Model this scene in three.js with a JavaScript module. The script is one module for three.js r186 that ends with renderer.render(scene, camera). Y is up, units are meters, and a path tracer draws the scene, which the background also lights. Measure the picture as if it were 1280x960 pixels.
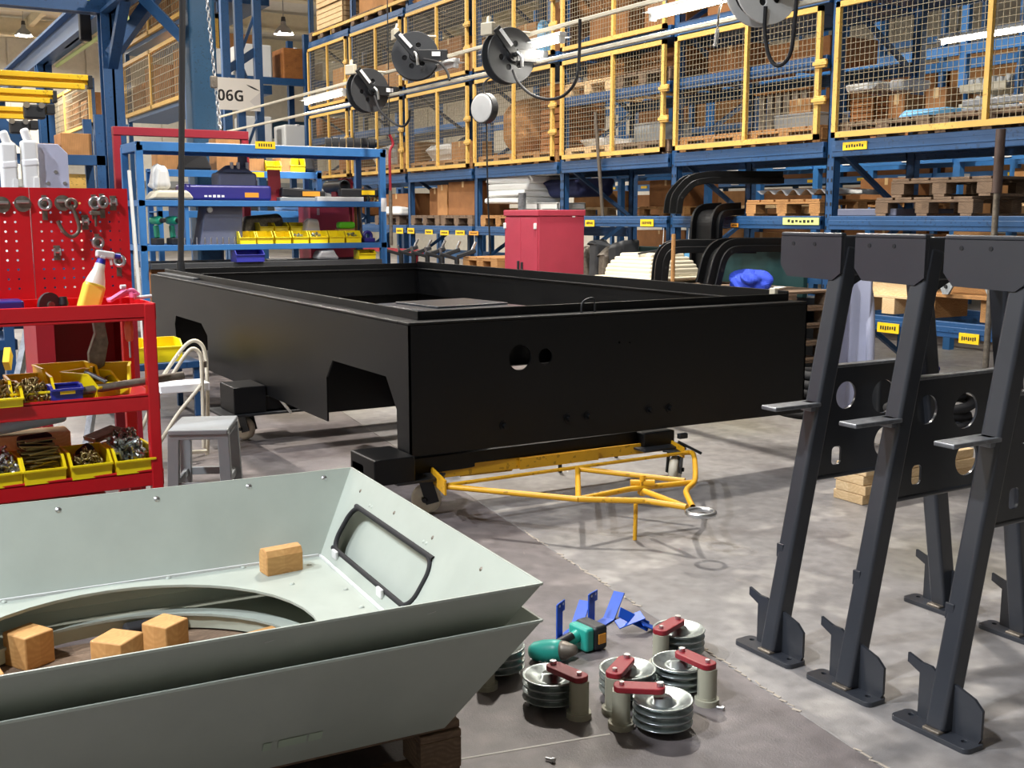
import * as THREE from 'three';
import { RoundedBoxGeometry } from 'three/addons/geometries/RoundedBoxGeometry.js';
import { mergeGeometries } from 'three/addons/utils/BufferGeometryUtils.js';
import { RectAreaLightUniformsLib } from 'three/addons/lights/RectAreaLightUniformsLib.js';

// ---------------------------------------------------------------- camera, lights, exposure
const scene = new THREE.Scene();
const camera = new THREE.PerspectiveCamera(2 * Math.atan(480 / 1380) * 180 / Math.PI, 1280 / 960, 0.1, 200);
camera.position.set(0, 1.5, 0);
{
  const yaw = 30.7 * Math.PI / 180, pitch = Math.atan(210 / 1380);
  camera.lookAt(Math.sin(yaw) * Math.cos(pitch), 1.5 - Math.sin(pitch), -Math.cos(yaw) * Math.cos(pitch));
}
const renderer = new THREE.WebGLRenderer({ antialias: true });
renderer.toneMapping = THREE.LinearToneMapping;
renderer.toneMappingExposure = 4.4;
renderer.shadowMap.enabled = true;
RectAreaLightUniformsLib.init();
scene.background = new THREE.Color(0x0b0c0e);
const HIGH_BAYS = [   // x, z of the hall lamps, all hung at 8 m
  [4.7, -8.5], [-4, -1.5], [-5, -5], [-6, -12], [2, -19], [-6, -20], [12.3, -34.9, 7.2], [9.87, -32.3, 7.2], [1, -28], [-5, -32], [0, -43], [6, -45], [-9, -44],  // last three are extra lamps, added to brighten the far wall
];
const BAY_POWER = 360, TUBE_POWER = 60;

// ---------------------------------------------------------------- helpers
let seed = 7;
const rnd = () => { seed |= 0; seed = seed + 0x6D2B79F5 | 0; let t = Math.imul(seed ^ seed >>> 15, 1 | seed); t = t + Math.imul(t ^ t >>> 7, 61 | t) ^ t; return ((t ^ t >>> 14) >>> 0) / 4294967296; };
const rr = (a, b) => a + (b - a) * rnd();
const V = (a, b, c) => a.isVector3 ? a.clone() : Array.isArray(a) ? new THREE.Vector3(...a) : new THREE.Vector3(a, b, c);
function place(g, x, y, z, rx = 0, ry = 0, rz = 0) {
  if (rx || ry || rz) g.applyMatrix4(new THREE.Matrix4().makeRotationFromEuler(new THREE.Euler(rx, ry, rz)));
  return g.translate(x, y, z);
}
const box = (w, h, d, x = 0, y = 0, z = 0, rx, ry, rz) => place(new THREE.BoxGeometry(w, h, d), x, y, z, rx, ry, rz);
const rbox = (w, h, d, r, x = 0, y = 0, z = 0, rx, ry, rz) => place(new RoundedBoxGeometry(w, h, d, 2, r), x, y, z, rx, ry, rz);
const span = (x0, x1, y0, y1, z0, z1, r = 0) => r ? rbox(x1 - x0, y1 - y0, Math.abs(z1 - z0), r, (x0 + x1) / 2, (y0 + y1) / 2, (z0 + z1) / 2)
  : box(x1 - x0, y1 - y0, Math.abs(z1 - z0), (x0 + x1) / 2, (y0 + y1) / 2, (z0 + z1) / 2);
const cyl = (r0, r1, h, x = 0, y = 0, z = 0, rx = 0, ry = 0, rz = 0, n = 20) => place(new THREE.CylinderGeometry(r1, r0, h, n), x, y, z, rx, ry, rz);
const PI = Math.PI, H = PI / 2;
function bar(p, q, w, h, r = 0) {               // beam of section w (across) x h from p to q
  p = V(p); q = V(q);
  const d = q.clone().sub(p), L = d.length(); d.normalize();
  let up = Math.abs(d.y) > 0.95 ? V(0, 0, 1) : V(0, 1, 0);
  const sx = up.clone().cross(d).normalize(); up = d.clone().cross(sx);
  const g = r ? new RoundedBoxGeometry(w, h, L, 2, r) : new THREE.BoxGeometry(w, h, L);
  return g.applyMatrix4(new THREE.Matrix4().makeBasis(sx, up, d)).translate((p.x + q.x) / 2, (p.y + q.y) / 2, (p.z + q.z) / 2);
}
function rod(p, q, r, n = 10) {
  p = V(p); q = V(q);
  const d = q.clone().sub(p), L = d.length();
  const g = new THREE.CylinderGeometry(r, r, L, n);
  g.applyMatrix4(new THREE.Matrix4().makeRotationFromQuaternion(new THREE.Quaternion().setFromUnitVectors(V(0, 1, 0), d.normalize())));
  return g.translate((p.x + q.x) / 2, (p.y + q.y) / 2, (p.z + q.z) / 2);
}
const tube = (pts, r, n = 40, closed = false, m = 8, tension = 0.5) => new THREE.TubeGeometry(new THREE.CatmullRomCurve3(pts.map(p => V(p)), closed, 'catmullrom', tension), n, r, m, closed);
const lathe = (pts, n = 32) => new THREE.LatheGeometry(pts.map(p => new THREE.Vector2(p[0], p[1])), n);
function shapeOf(pts, holes = []) {
  const s = new THREE.Shape(pts.map(p => new THREE.Vector2(p[0], p[1])));
  for (const h of holes) {
    const path = new THREE.Path();
    if (h.r) path.absarc(h.x, h.y, h.r, 0, PI * 2, true); else path.setFromPoints(h.map(p => new THREE.Vector2(p[0], p[1])));
    s.holes.push(path);
  }
  return s;
}
const plate = (pts, t, holes, bevel = 0) => new THREE.ExtrudeGeometry(shapeOf(pts, holes), { depth: t, curveSegments: 20, bevelEnabled: bevel > 0, bevelSize: bevel, bevelThickness: bevel, bevelSegments: 1 });
// a plate drawn in (z, y), standing in the plane x = x0
function plateZY(pts, t, x0, holes) {
  const f = a => a.map(p => [-p[0], p[1]]);
  return plate(f(pts), t, (holes || []).map(h => h.r ? { x: -h.x, y: h.y, r: h.r } : f(h))).rotateY(H).translate(x0, 0, 0);
}
const rrect = (w, h, r, cx = 0, cy = 0, n = 6) => {
  const o = [];
  for (const [sx, sy, a0] of [[1, 1, 0], [-1, 1, H], [-1, -1, PI], [1, -1, 3 * H]])
    for (let i = 0; i <= n; i++) { const a = a0 + H * i / n; o.push([cx + sx * (w / 2 - r) + r * Math.cos(a), cy + sy * (h / 2 - r) + r * Math.sin(a)]); }
  return o;
};
function metreUV(g) {                           // box-projected uv in metres
  const p = g.attributes.position, n = g.attributes.normal, uv = new Float32Array(p.count * 2);
  for (let i = 0; i < p.count; i++) {
    const ax = Math.abs(n.getX(i)), ay = Math.abs(n.getY(i)), az = Math.abs(n.getZ(i));
    let u, v;
    if (ay >= ax && ay >= az) { u = p.getX(i); v = p.getZ(i); } else if (ax >= az) { u = p.getZ(i); v = p.getY(i); } else { u = p.getX(i); v = p.getY(i); }
    uv[2 * i] = u; uv[2 * i + 1] = v;
  }
  g.setAttribute('uv', new THREE.BufferAttribute(uv, 2));
  return g;
}
const join = (gs, keepUV) => {
  gs = (Array.isArray(gs) ? gs : [gs]).map(g => { g = g.index ? g.toNonIndexed() : g; for (const k of Object.keys(g.attributes)) if (!['position', 'normal', 'uv'].includes(k)) g.deleteAttribute(k); return g; });
  const g = gs.length > 1 ? mergeGeometries(gs) : gs[0];
  return keepUV ? g : metreUV(g);
};
const taken = {};
const numbered = n => { const k = taken[n] = (taken[n] ?? -1) + 1; return k ? n + '_' + String(k).padStart(3, '0') : n; };
function mk(name, geos, mat, parent, label, keepUV) {
  const m = new THREE.Mesh(geos.isBufferGeometry && geos.userData.done ? geos : join(geos, keepUV), mat);
  m.castShadow = m.receiveShadow = true;
  m.name = parent ? name : numbered(name);
  (parent || scene).add(m);
  if (label) m.userData.label = label;
  return m;
}
const geo = (gs, keepUV) => { const g = join(gs, keepUV); g.userData.done = true; return g; };
function tag(o, label, category, group) { o.userData.label = label; o.userData.category = category; if (group) o.userData.group = group; return o; }
function thing(name, label, category, pos = [0, 0, 0], ry = 0, group) {
  const o = new THREE.Group(); o.name = numbered(name); o.position.set(...pos); o.rotation.y = ry; scene.add(o);
  return tag(o, label, category, group);
}
function one(name, geos, mat, label, category, group) { return tag(mk(name, geos, mat), label, category, group); }
function copy(src, name, label, pos, ry = 0, group) {
  const c = src.clone(); c.name = numbered(name); c.userData = { ...src.userData, label }; if (group) c.userData.group = group;
  c.position.set(...pos); c.rotation.set(0, ry, 0); scene.add(c); return c;
}
const structure = (name, geos, mat) => { const m = mk(name, geos, mat); m.userData.kind = 'structure'; return m; };

// ---------------------------------------------------------------- textures
const hash = (x, y, s) => { let h = Math.imul(x | 0, 374761393) + Math.imul(y | 0, 668265263) + Math.imul(s, 982451653) | 0; h = Math.imul(h ^ h >>> 13, 1274126177); return ((h ^ h >>> 16) >>> 0) / 4294967296; };
function vnoise(x, y, per, s) {
  const xi = Math.floor(x), yi = Math.floor(y), fx = x - xi, fy = y - yi, w = a => ((a % per) + per) % per;
  const u = fx * fx * (3 - 2 * fx), v = fy * fy * (3 - 2 * fy);
  const a = hash(w(xi), w(yi), s), b = hash(w(xi + 1), w(yi), s), c = hash(w(xi), w(yi + 1), s), d = hash(w(xi + 1), w(yi + 1), s);
  return a + (b - a) * u + (c - a) * v + (a - b - c + d) * u * v;
}
const fbm = (u, v, f, oct, s) => { let t = 0, a = 0.5, n = 0; for (let i = 0; i < oct; i++) { t += a * vnoise(u * f, v * f, f, s + i); n += a; a *= 0.55; f *= 2; } return t / n; };
function dataTex(n, fn, size, srgb = true) {     // fn(u, v) -> [r, g, b] 0..255 ; size = metres per tile
  const d = new Uint8Array(n * n * 4);
  for (let j = 0; j < n; j++) for (let i = 0; i < n; i++) { const c = fn(i / n, j / n), k = (j * n + i) * 4; d[k] = c[0]; d[k + 1] = c[1]; d[k + 2] = c[2]; d[k + 3] = 255; }
  const t = new THREE.DataTexture(d, n, n); t.wrapS = t.wrapT = THREE.RepeatWrapping; t.magFilter = THREE.LinearFilter; t.minFilter = THREE.LinearMipmapLinearFilter; t.generateMipmaps = true;
  const [a, b] = Array.isArray(size) ? size : [size, size];
  t.repeat.set(1 / a, 1 / b); if (srgb) t.colorSpace = THREE.SRGBColorSpace; t.needsUpdate = true; return t;
}
const mixc = (a, b, t) => a.map((x, i) => x + (b[i] - x) * t);
const cl = x => Math.max(0, Math.min(1, x));
const concreteFn = (u, v) => {
  const big = fbm(u, v, 4, 4, 11), mid = fbm(u, v, 18, 4, 23), fine = fbm(u, v, 160, 2, 31), blot = fbm(u, v, 7, 3, 57), sc = fbm(u * 1, v * 1, 40, 2, 71);
  let c = mixc([114, 111, 110], [150, 146, 143], cl((big - 0.25) * 1.6));
  c = mixc(c, [120, 116, 98], cl((blot - 0.56) * 4) * 0.5);
  c = mixc(c, [90, 84, 82], cl((mid - 0.6) * 5) * 0.45);
  c = mixc(c, [176, 171, 164], cl((sc - 0.66) * 7) * 0.45);
  const k = 0.88 + 0.24 * fine; return c.map(x => cl(x * k / 255) * 255);
};
const T = {};
T.concrete = dataTex(2048, concreteFn, 7);
T.concreteRough = dataTex(512, (u, v) => { const a = 90 + 120 * fbm(u, v, 8, 4, 91); return [a, a, a]; }, 5, false);
T.mottle = dataTex(256, (u, v) => { const a = 236 + 19 * fbm(u, v, 8, 4, 5); return [a, a, a]; }, 0.9);
T.worn = dataTex(512, (u, v) => { const a = fbm(u, v, 6, 5, 15), b = fbm(u, v, 60, 2, 25); let k = 225 + 30 * a; if (b > 0.72 && a > 0.5) k = 196; return [k, k, k]; }, 1.1);
T.grain = dataTex(256, (u, v) => { const a = fbm(u, v, 32, 3, 45) * 255; return [a, a, a]; }, 0.12, false);
function woodTex(s, lo, hi) {
  return dataTex(512, (u, v) => {
    const w = fbm(u, v, 3, 3, s) * 2.2, st = 0.5 + 0.5 * Math.sin((v * 22 + w * 4) * PI * 2), f = fbm(u, v * 1, 64, 2, s + 9), k = fbm(u * 0.5, v, 6, 3, s + 3);
    let c = mixc(lo, hi, cl(0.2 + 0.45 * st * f + 0.55 * k)); const kn = fbm(u, v, 5, 2, s + 30); if (kn > 0.72) c = mixc(c, lo, (kn - 0.72) * 2.4); return c;
  }, 0.5);
}
T.woodPale = woodTex(101, [196, 160, 112], [236, 208, 164]);
T.woodMid = woodTex(131, [128, 88, 48], [198, 148, 92]);
T.woodOld = woodTex(161, [72, 58, 46], [142, 118, 96]);
T.card = dataTex(256, (u, v) => { const a = 0.85 + 0.15 * fbm(u, v, 10, 4, 77) + 0.04 * Math.sin(u * PI * 80); return [206 * a, 160 * a, 110 * a]; }, 0.8);
T.galv = dataTex(256, (u, v) => { const a = 160 + 80 * fbm(u, v, 14, 3, 87); return [a, a, a + 4]; }, 0.25);

const std = (o) => new THREE.MeshStandardMaterial(o);
const paint = (c, rough = 0.45, map = T.mottle, metal = 0) => std({ color: c, roughness: rough, metalness: metal, map });
const M = {
  floor: std({ map: T.concrete, roughnessMap: T.concreteRough, roughness: 0.75, bumpMap: T.grain, bumpScale: 0.0006 }),
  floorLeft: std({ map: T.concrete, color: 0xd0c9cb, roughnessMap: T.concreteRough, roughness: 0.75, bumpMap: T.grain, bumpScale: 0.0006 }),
  wall: paint(0xe6e2d6, 0.85), ceiling: paint(0xdedbd2, 0.9), beamCream: paint(0xdcd3b8, 0.7),
  black: new THREE.MeshPhysicalMaterial({ color: 0x0a0b0d, roughness: 0.42, specularIntensity: 0.6, map: T.mottle }), blackIn: paint(0x0c0d10, 0.55), rubber: std({ color: 0x17171a, roughness: 0.8 }),
  char: paint(0x33363c, 0.28), hopper: paint(0xa8b0a6, 0.4),
  red: paint(0xd41020, 0.42), redDark: paint(0x97192a, 0.5), cabinet: paint(0xb23a4e, 0.5),
  blue: paint(0x24507f, 0.45, T.worn), blueBright: paint(0x3a78b8, 0.42), teal: paint(0x164463, 0.45, T.worn),
  fence: paint(0xe2b65c, 0.5, T.worn), wire: std({ color: 0x9c927a, roughness: 0.5, metalness: 0.3 }), yellow: paint(0xf0c020, 0.45, T.worn), tow: paint(0xe3a81c, 0.45, T.worn),
  bin: std({ color: 0xfbe016, roughness: 0.4 }), binBlue: std({ color: 0x2b2f9a, roughness: 0.4 }),
  white: paint(0xd9dad8, 0.6), cream: paint(0xd8d0ba, 0.5), lav: paint(0xb9bcd2, 0.45), grey: paint(0x979c9e, 0.5), greyDark: paint(0x3c3e41, 0.5), greyTool: paint(0x666b80, 0.5),
  alu: std({ color: 0xa9adb0, roughness: 0.42, metalness: 0.75, map: T.galv }), steel: std({ color: 0xc4c6c8, roughness: 0.28, metalness: 0.95 }), galv: std({ color: 0xd3ded8, roughness: 0.3, metalness: 0.9, map: T.galv }), dull: std({ color: 0x968c7c, roughness: 0.45, metalness: 0.5, map: T.galv }),
  brass: std({ color: 0x9a8a5c, roughness: 0.4, metalness: 0.8 }), post: paint(0xa6a491, 0.5), maroon: paint(0x8a1d28, 0.42),
  pale: std({ map: T.woodPale, roughness: 0.75 }), wood: std({ map: T.woodMid, roughness: 0.75 }), block: std({ map: T.woodPale, color: 0xe4c8a2, roughness: 0.7 }), old: std({ map: T.woodOld, roughness: 0.85 }), orangeWood: std({ map: T.woodMid, color: 0xe6c8a4, roughness: 0.75 }),
  card: std({ map: T.card, color: 0xe8d8c4, roughness: 0.85 }), cardDark: std({ map: T.card, color: 0xc4ab92, roughness: 0.85 }), tape: std({ color: 0xc9a877, roughness: 0.4 }),
  film: new THREE.MeshPhysicalMaterial({ color: 0xe4e6e8, roughness: 0.25, transmission: 0.6, thickness: 0 }),
  sheet: std({ color: 0xdfe0de, roughness: 0.55, side: THREE.DoubleSide }), navy: std({ color: 0x1c2550, roughness: 0.8 }), green: std({ color: 0x1f8f70, roughness: 0.42 }), tealTool: std({ color: 0x2a9c8c, roughness: 0.4 }), darkTool: std({ color: 0x1b1d20, roughness: 0.5 }),
  sticker: std({ color: 0xf2c81a, roughness: 0.5 }), stickerOrange: std({ color: 0xe59a30, roughness: 0.5 }), stickerLime: std({ color: 0xd7e88e, roughness: 0.5 }), paper: std({ color: 0xe8e9ea, roughness: 0.6 }), ink: std({ color: 0x22201c, roughness: 0.7 }),
  blueTag: std({ color: 0x6db4e2, roughness: 0.5 }), blueCloth: std({ color: 0x2743b8, roughness: 0.85 }), purple: std({ color: 0x2d2a7a, roughness: 0.35 }), pink: std({ color: 0xe87aa6, roughness: 0.45 }), lime: std({ color: 0x63c81e, roughness: 0.5 }), orange: std({ color: 0xe8603a, roughness: 0.45 }),
  blueBracket: paint(0x1c55c4, 0.38), liquid: new THREE.MeshPhysicalMaterial({ color: 0xeee058, roughness: 0.3, transmission: 0, thickness: 0 }), bottle: new THREE.MeshPhysicalMaterial({ color: 0xf1efe0, roughness: 0.3, transmission: 0.3, thickness: 0 }),
  mastic: std({ color: 0xa79d90, roughness: 0.9 }), lineWhite: std({ color: 0xd6d4d0, roughness: 0.8 }),
  glow: std({ color: 0xffffff, emissive: 0xfff6e2, emissiveIntensity: 5, roughness: 0.5 }),
};

// ---------------------------------------------------------------- the hall
{
  const jx = z => 2.576 - 0.14 * (z + 3.679), g = 0.004;
  const slab = pts => new THREE.ExtrudeGeometry(shapeOf(pts.map(p => [p[0], -p[1]])), { depth: 0.2, bevelEnabled: true, bevelSize: 0.003, bevelThickness: 0.003, bevelSegments: 1 }).rotateX(-H).translate(0, -0.203, 0);
  const fl = structure('floor', slab([[jx(12) + g, 12], [22, 12], [22, -50], [jx(-50) + g, -50]]), M.floor);
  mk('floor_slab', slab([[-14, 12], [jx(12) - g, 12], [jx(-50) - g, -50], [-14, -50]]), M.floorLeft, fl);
  mk('joint_filler', bar([jx(4), -0.03, 4], [jx(-20), -0.03, -20], 0.012, 0.05), M.mastic, fl);
  for (const [z0, z1] of [[-4.42, -4.15], [-4.02, -3.55], [-3.42, -3.3], [-2.85, -2.3], [-2.05, -1.9]]) {   // mastic that has squeezed out
    const gs = []; for (let z = z0; z < z1; z += 0.035) gs.push(rbox(rr(0.004, 0.012), 0.003, rr(0.02, 0.04), 0.001, jx(z) + rr(-0.006, 0.006), 0.001, z + 0.02, 0, rr(-0.4, 0.4)));
    mk('loose_filler', gs, M.mastic, fl);
  }
  mk('chalk_line', bar([1.30, 0.0005, -2.57], [1.80, 0.0005, -2.47], 0.008, 0.001), M.lineWhite, fl);
  structure('ceiling', box(36.4, 0.2, 62.4, 4, 9.1, -19), M.ceiling);
  structure('wall_left', box(0.2, 9, 62, -14.1, 4.5, -19), M.wall);
  const wr = structure('wall_right', box(0.2, 9, 62, 22.1, 4.5, -19), M.wall);
  for (let i = 0; i < 18; i++) mk('wall_panel', span(21.94, 22, 4, 8.6, -49.5 + i * 1.8, -47.76 + i * 1.8, 0.01), M.wall, wr);
  mk('ledge', span(21.8, 22, 3.7, 4, -50, -17), M.grey, wr); 
  structure('wall_front', box(36.4, 9, 0.2, 4, 4.5, 12.1), M.wall);
  const wb = structure('wall_back', box(36.4, 9, 0.2, 4, 4.5, -50.1), M.wall);
  for (let i = 0; i < 23; i++) mk('wall_panel', span(-13.5 + i * 1.5, -12.06 + i * 1.5, 3, 8.6, -50, -49.94, 0.01), M.wall, wb);
  mk('blue_strip', span(15.6, 18.5, 5.0, 5.8, -49.94, -49.9), M.teal, wb);
  mk('ledge', span(-13.9, 21.9, 2.7, 3, -50, -49.8), M.grey, wb);
  let n = 1;
  for (const z of [-47, -41, -35, -29, -23, -17]) structure('trim_' + n++, [span(-14, 22, 8.3, 8.9, z - 0.12, z + 0.12), span(-14, 22, 8.25, 8.33, z - 0.25, z + 0.25)], M.beamCream);
  for (const x of [-10, -4, 1.5, 6.5, 11]) structure('trim_' + n++, span(x - 0.1, x + 0.1, 8.62, 8.99, -50, -14), M.beamCream);
}
// hall lamps: a bell reflector, a glowing face and a light of its size under it
{
  const bell = geo(lathe([[0.07, 0.42], [0.09, 0.28], [0.16, 0.22], [0.26, 0.1], [0.31, 0], [0.3, 0], [0.25, 0.1], [0.15, 0.2], [0.02, 0.22]], 32));
  const face = geo(cyl(0.24, 0.24, 0.01, 0, 0.06, 0, 0, 0, 0, 32)), stem = geo(cyl(0.015, 0.015, 0.6, 0, 0.7, 0)), cap = geo(cyl(0.08, 0.06, 0.14, 0, 0.46, 0));
  const where = ['above the black chassis frame', 'left of the grey hoppers', 'left of the red trolley', 'left of the blue workbench', 'above the crane gantry', 'far left of the gantry', 'right of the lattice post, before the far wall', 'between the chords of the lattice post', 'beyond the gantry', 'far left in the hall', 'before the middle of the far wall, added to brighten it', 'right at the far wall, added to brighten it', 'left at the far wall, added to brighten it'];
  HIGH_BAYS.forEach(([x, z, y = 8], i) => {
    const t = thing('high_bay_lamp', 'grey bell-shaped hall lamp hanging ' + where[i], 'lamp', [x, y, z]);
    mk('reflector', bell, M.grey, t); mk('lamp_face', face, M.glow, t); mk('stem', y < 8 ? cyl(0.015, 0.015, 1.4, 0, 1.1, 0) : stem, M.grey, t); mk('ballast', cap, M.greyDark, t);
    const l = new THREE.RectAreaLight(i === 1 || i === 2 ? 0xf2f7ff : 0xfff8ee, BAY_POWER, 0.45, 0.45); l.position.set(x, y + 0.04, z); l.lookAt(x, 0, z); scene.add(l);
  });
}
// fluorescent battens on the rail beside the cages
const tubeLight = (x, y, z, len, on, label, drop) => {
  const t = thing('fluorescent_light', label, 'light', [x, y, z]);
  mk('housing', [rbox(0.07, 0.035, len, 0.008, 0, 0.055, 0), box(0.16, 0.004, len, 0.0, 0.038, 0)], M.white, t);
  mk('tube', rod([0, 0.012, -len / 2 + 0.03], [0, 0.012, len / 2 - 0.03], 0.018, 12), on ? M.glowTube : M.paper, t);
  for (const s of [-1, 1]) mk('end_cap', rbox(0.05, 0.06, 0.03, 0.006, 0, 0.015, s * (len / 2 - 0.02)), M.white, t);
  for (const s of [-1, 1]) mk('hanger', rod([0, 0.07, s * len * 0.35], [0, 0.12, s * len * 0.35], 0.006), M.steel, t);
  if (drop) for (const s of [-1, 1]) mk('suspension_rod', rod([0, 0.07, s * len * 0.35], [0, 9 - y, s * len * 0.35], 0.006), M.steel, t);
  if (on) { const l = new THREE.RectAreaLight(0xfff8ea, TUBE_POWER, len - 0.1, 0.05); l.position.set(x, y - 0.01, z); l.lookAt(x, 0, z); l.rotateZ(H); scene.add(l); }
};
M.glowTube = std({ color: 0xffffff, emissive: 0xfffaf0, emissiveIntensity: 6, roughness: 0.5 });
tubeLight(4.97, 2.87, -12.75, 1.25, true, 'lit fluorescent tube left of the far hose reel, beside the cages');
tubeLight(4.97, 2.87, -8.2, 1.25, true, 'lit fluorescent tube right behind the middle hose reel with hanging loop');
tubeLight(4.97, 2.87, -5.9, 1.1, true, 'lit fluorescent tube at the top edge beside the white hose reel');
tubeLight(4.97, 2.88, -9.95, 1.15, false, 'unlit white fluorescent tube between the two dark hose reels');
tubeLight(9.4, 3.18, -6.9, 1.3, true, 'lit tube shining through the nearest cage mesh, from the aisle behind', true);
tubeLight(9.4, 3.2, -10, 1.3, true, 'lit tube in the aisle behind the third cage from the right', true);
for (const [y, l, k] of [[2.75, 'lower', 0.015], [2.99, 'upper', -0.015]])
  one('conduit_rail', [bar([4.97, y, -4.2], [4.97, y, -17.5], 0.03, 0.03, 0.005), rod([4.97 + k, y, -4.2 + k], [4.97 + k, 9, -4.2 + k], 0.012), rod([4.97 + k, y, -17.5 + k], [4.97 + k, 9, -17.5 + k], 0.012)], M.cream, l + ' cream conduit rail carrying the hose reels along the cages', 'rail');

{
  const t = thing('air_hose', 'thin air hose with a silver coupling hanging left of the white hose reel', 'hose');
  mk('hose', tube([[4.97, 2.99, -5.62], [4.75,2.777,-5.47], [4.75,2.655,-5.487]], 0.007, 20), M.dull, t); mk('coupling', [rod([4.75,2.655,-5.487], [4.75,2.551,-5.505], 0.013, 12)], M.steel, t);
}
// ---------------------------------------------------------------- hose reels
function reel(label, pos, ry, disc, hosePts, sticker) {
  const t = thing('hose_reel', label, 'hose reel', pos, ry);
  const holes = []; for (let i = 0; i < 6; i++) { const a = i * PI / 3 + 0.2; holes.push({ x: 0.1 * Math.cos(a), y: 0.1 * Math.sin(a), r: 0.026 }); }
  const ring = []; for (let i = 0; i < 40; i++) ring.push([0.22 * Math.cos(i * PI / 20), 0.22 * Math.sin(i * PI / 20)]);
  for (const z of [0.05, -0.06]) mk('flange', plate(ring, 0.008, holes, 0.003).translate(0, 0, z), disc, t);
  mk('drum', place(new THREE.CylinderGeometry(0.17, 0.17, 0.1, 28), 0, 0, 0, H), M.rubber, t);
  mk('hub', [place(new THREE.CylinderGeometry(0.05, 0.06, 0.05, 20), 0, 0, 0.08, H), place(new THREE.CylinderGeometry(0.02, 0.02, 0.05, 12), 0, 0, 0.12, H)], M.darkTool, t);
  const arm = mk('support_arm', [bar([0.02, -0.02, 0.1], [-0.17, 0.2, 0.1], 0.02, 0.07, 0.006), bar([0.02, 0, 0.1], [0.27, 0.0, 0.1], 0.02, 0.1, 0.006), rbox(0.06, 0.1, 0.2, 0.01, 0.28, 0, 0.03)], M.darkTool, t);
  if (sticker) { mk('sticker', bar([-0.03, 0.07, 0.113], [-0.14, 0.19, 0.113], 0.004, 0.03), M.paper, arm); mk('sticker', box(0.08, 0.04, 0.004, 0.2, 0.01, 0.113), M.paper, arm); }
  mk('mount_bracket', [bar([-0.17, 0.2, 0.06], [-0.21, 0.2, -0.06], 0.05, 0.1, 0.01), bar([-0.2, 0.18, 0], [-0.17, 0.3, -0.02], 0.02, 0.03)], M.cream, t);
  mk('mount_arm', [rod([-0.18, 0.2, -0.02], [0.22 * Math.cos(ry), 0.2, 0.22 * Math.sin(ry)], 0.012)], M.cream, t);
  mk('swivel_fitting', tube([[0, 0.02, 0.14], [0.02, -0.02, 0.17], [0.03, -0.1, 0.17]], 0.014, 14), M.steel, t);
  if (hosePts) { const inv = new THREE.Matrix4().makeRotationY(-ry); mk('hose', tube(hosePts.map(p => V(p).sub(V(pos)).applyMatrix4(inv)), 0.012, 60), M.rubber, t); }
  return t;
}
reel('dark hose reel in the middle with a big hanging hose loop', [4.75, 2.795, -8.06], 0, M.greyDark, [[4.72,2.667,-7.937], [4.72,2.564,-7.848], [4.72,2.452,-7.652], [4.72,2.393,-7.404], [4.72,2.403,-7.179], [4.72,2.498,-7.018], [4.72,2.666,-6.979], [4.72,2.927,-6.973]], true);
reel('dark hose reel right of the farthest lit tube', [4.75, 2.79, -10.95], 0.1, M.greyDark, [[4.72,2.715,-10.709], [4.72,2.56,-10.575], [4.72,2.429,-10.289], [4.72,2.366,-10.048], [4.72,2.417,-9.901], [4.72,2.505,-9.881]], true);
reel('dark hose reel hung high with a glossy grey drum, between two others', [4.75, 3.0, -9.8], -0.5, M.greyDark, [[4.72,2.945,-9.556], [4.72,2.882,-9.261], [4.72,2.794,-9.105], [4.72,2.704,-9.044]], true);
reel('large white-faced hose reel at the top edge of the picture', [4.75, 2.84, -5.1], -0.15, M.white, [[4.72,2.716,-5.034], [4.72,2.571,-5.034], [4.72,2.42,-4.987], [4.72,2.365,-4.905], [4.72,2.426,-4.818], [4.72,2.626,-4.791], [4.72,2.765,-4.786]], false);
{
  const t = thing('hose_reel', 'small white-faced reel hanging edge-on before a wrapped pallet, black cord below', 'hose reel', [4.75,2.418,-8.512], -1.25);
  mk('face', place(lathe([[0.0, 0.012], [0.1, 0.01], [0.118, 0.006], [0.122, 0], [0.0, 0]].reverse(), 32), 0, 0, 0, H), M.white, t); mk('body', place(new THREE.CylinderGeometry(0.13, 0.13, 0.07, 28), 0, 0, -0.036, H), M.darkTool, t);
  mk('hook', tube([[0, 0.12, -0.03], [0, 0.2, -0.03], [0.06, 0.26, -0.06], [0.15, 0.31, -0.17]], 0.008, 16), M.darkTool, t);
  mk('cord', tube([[0.03, -0.1, -0.03], [0.035, -0.5, -0.03], [0.05, -0.9, -0.03], [0.07, -1.25, -0.03]], 0.007, 24), M.rubber, t);
}

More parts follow.
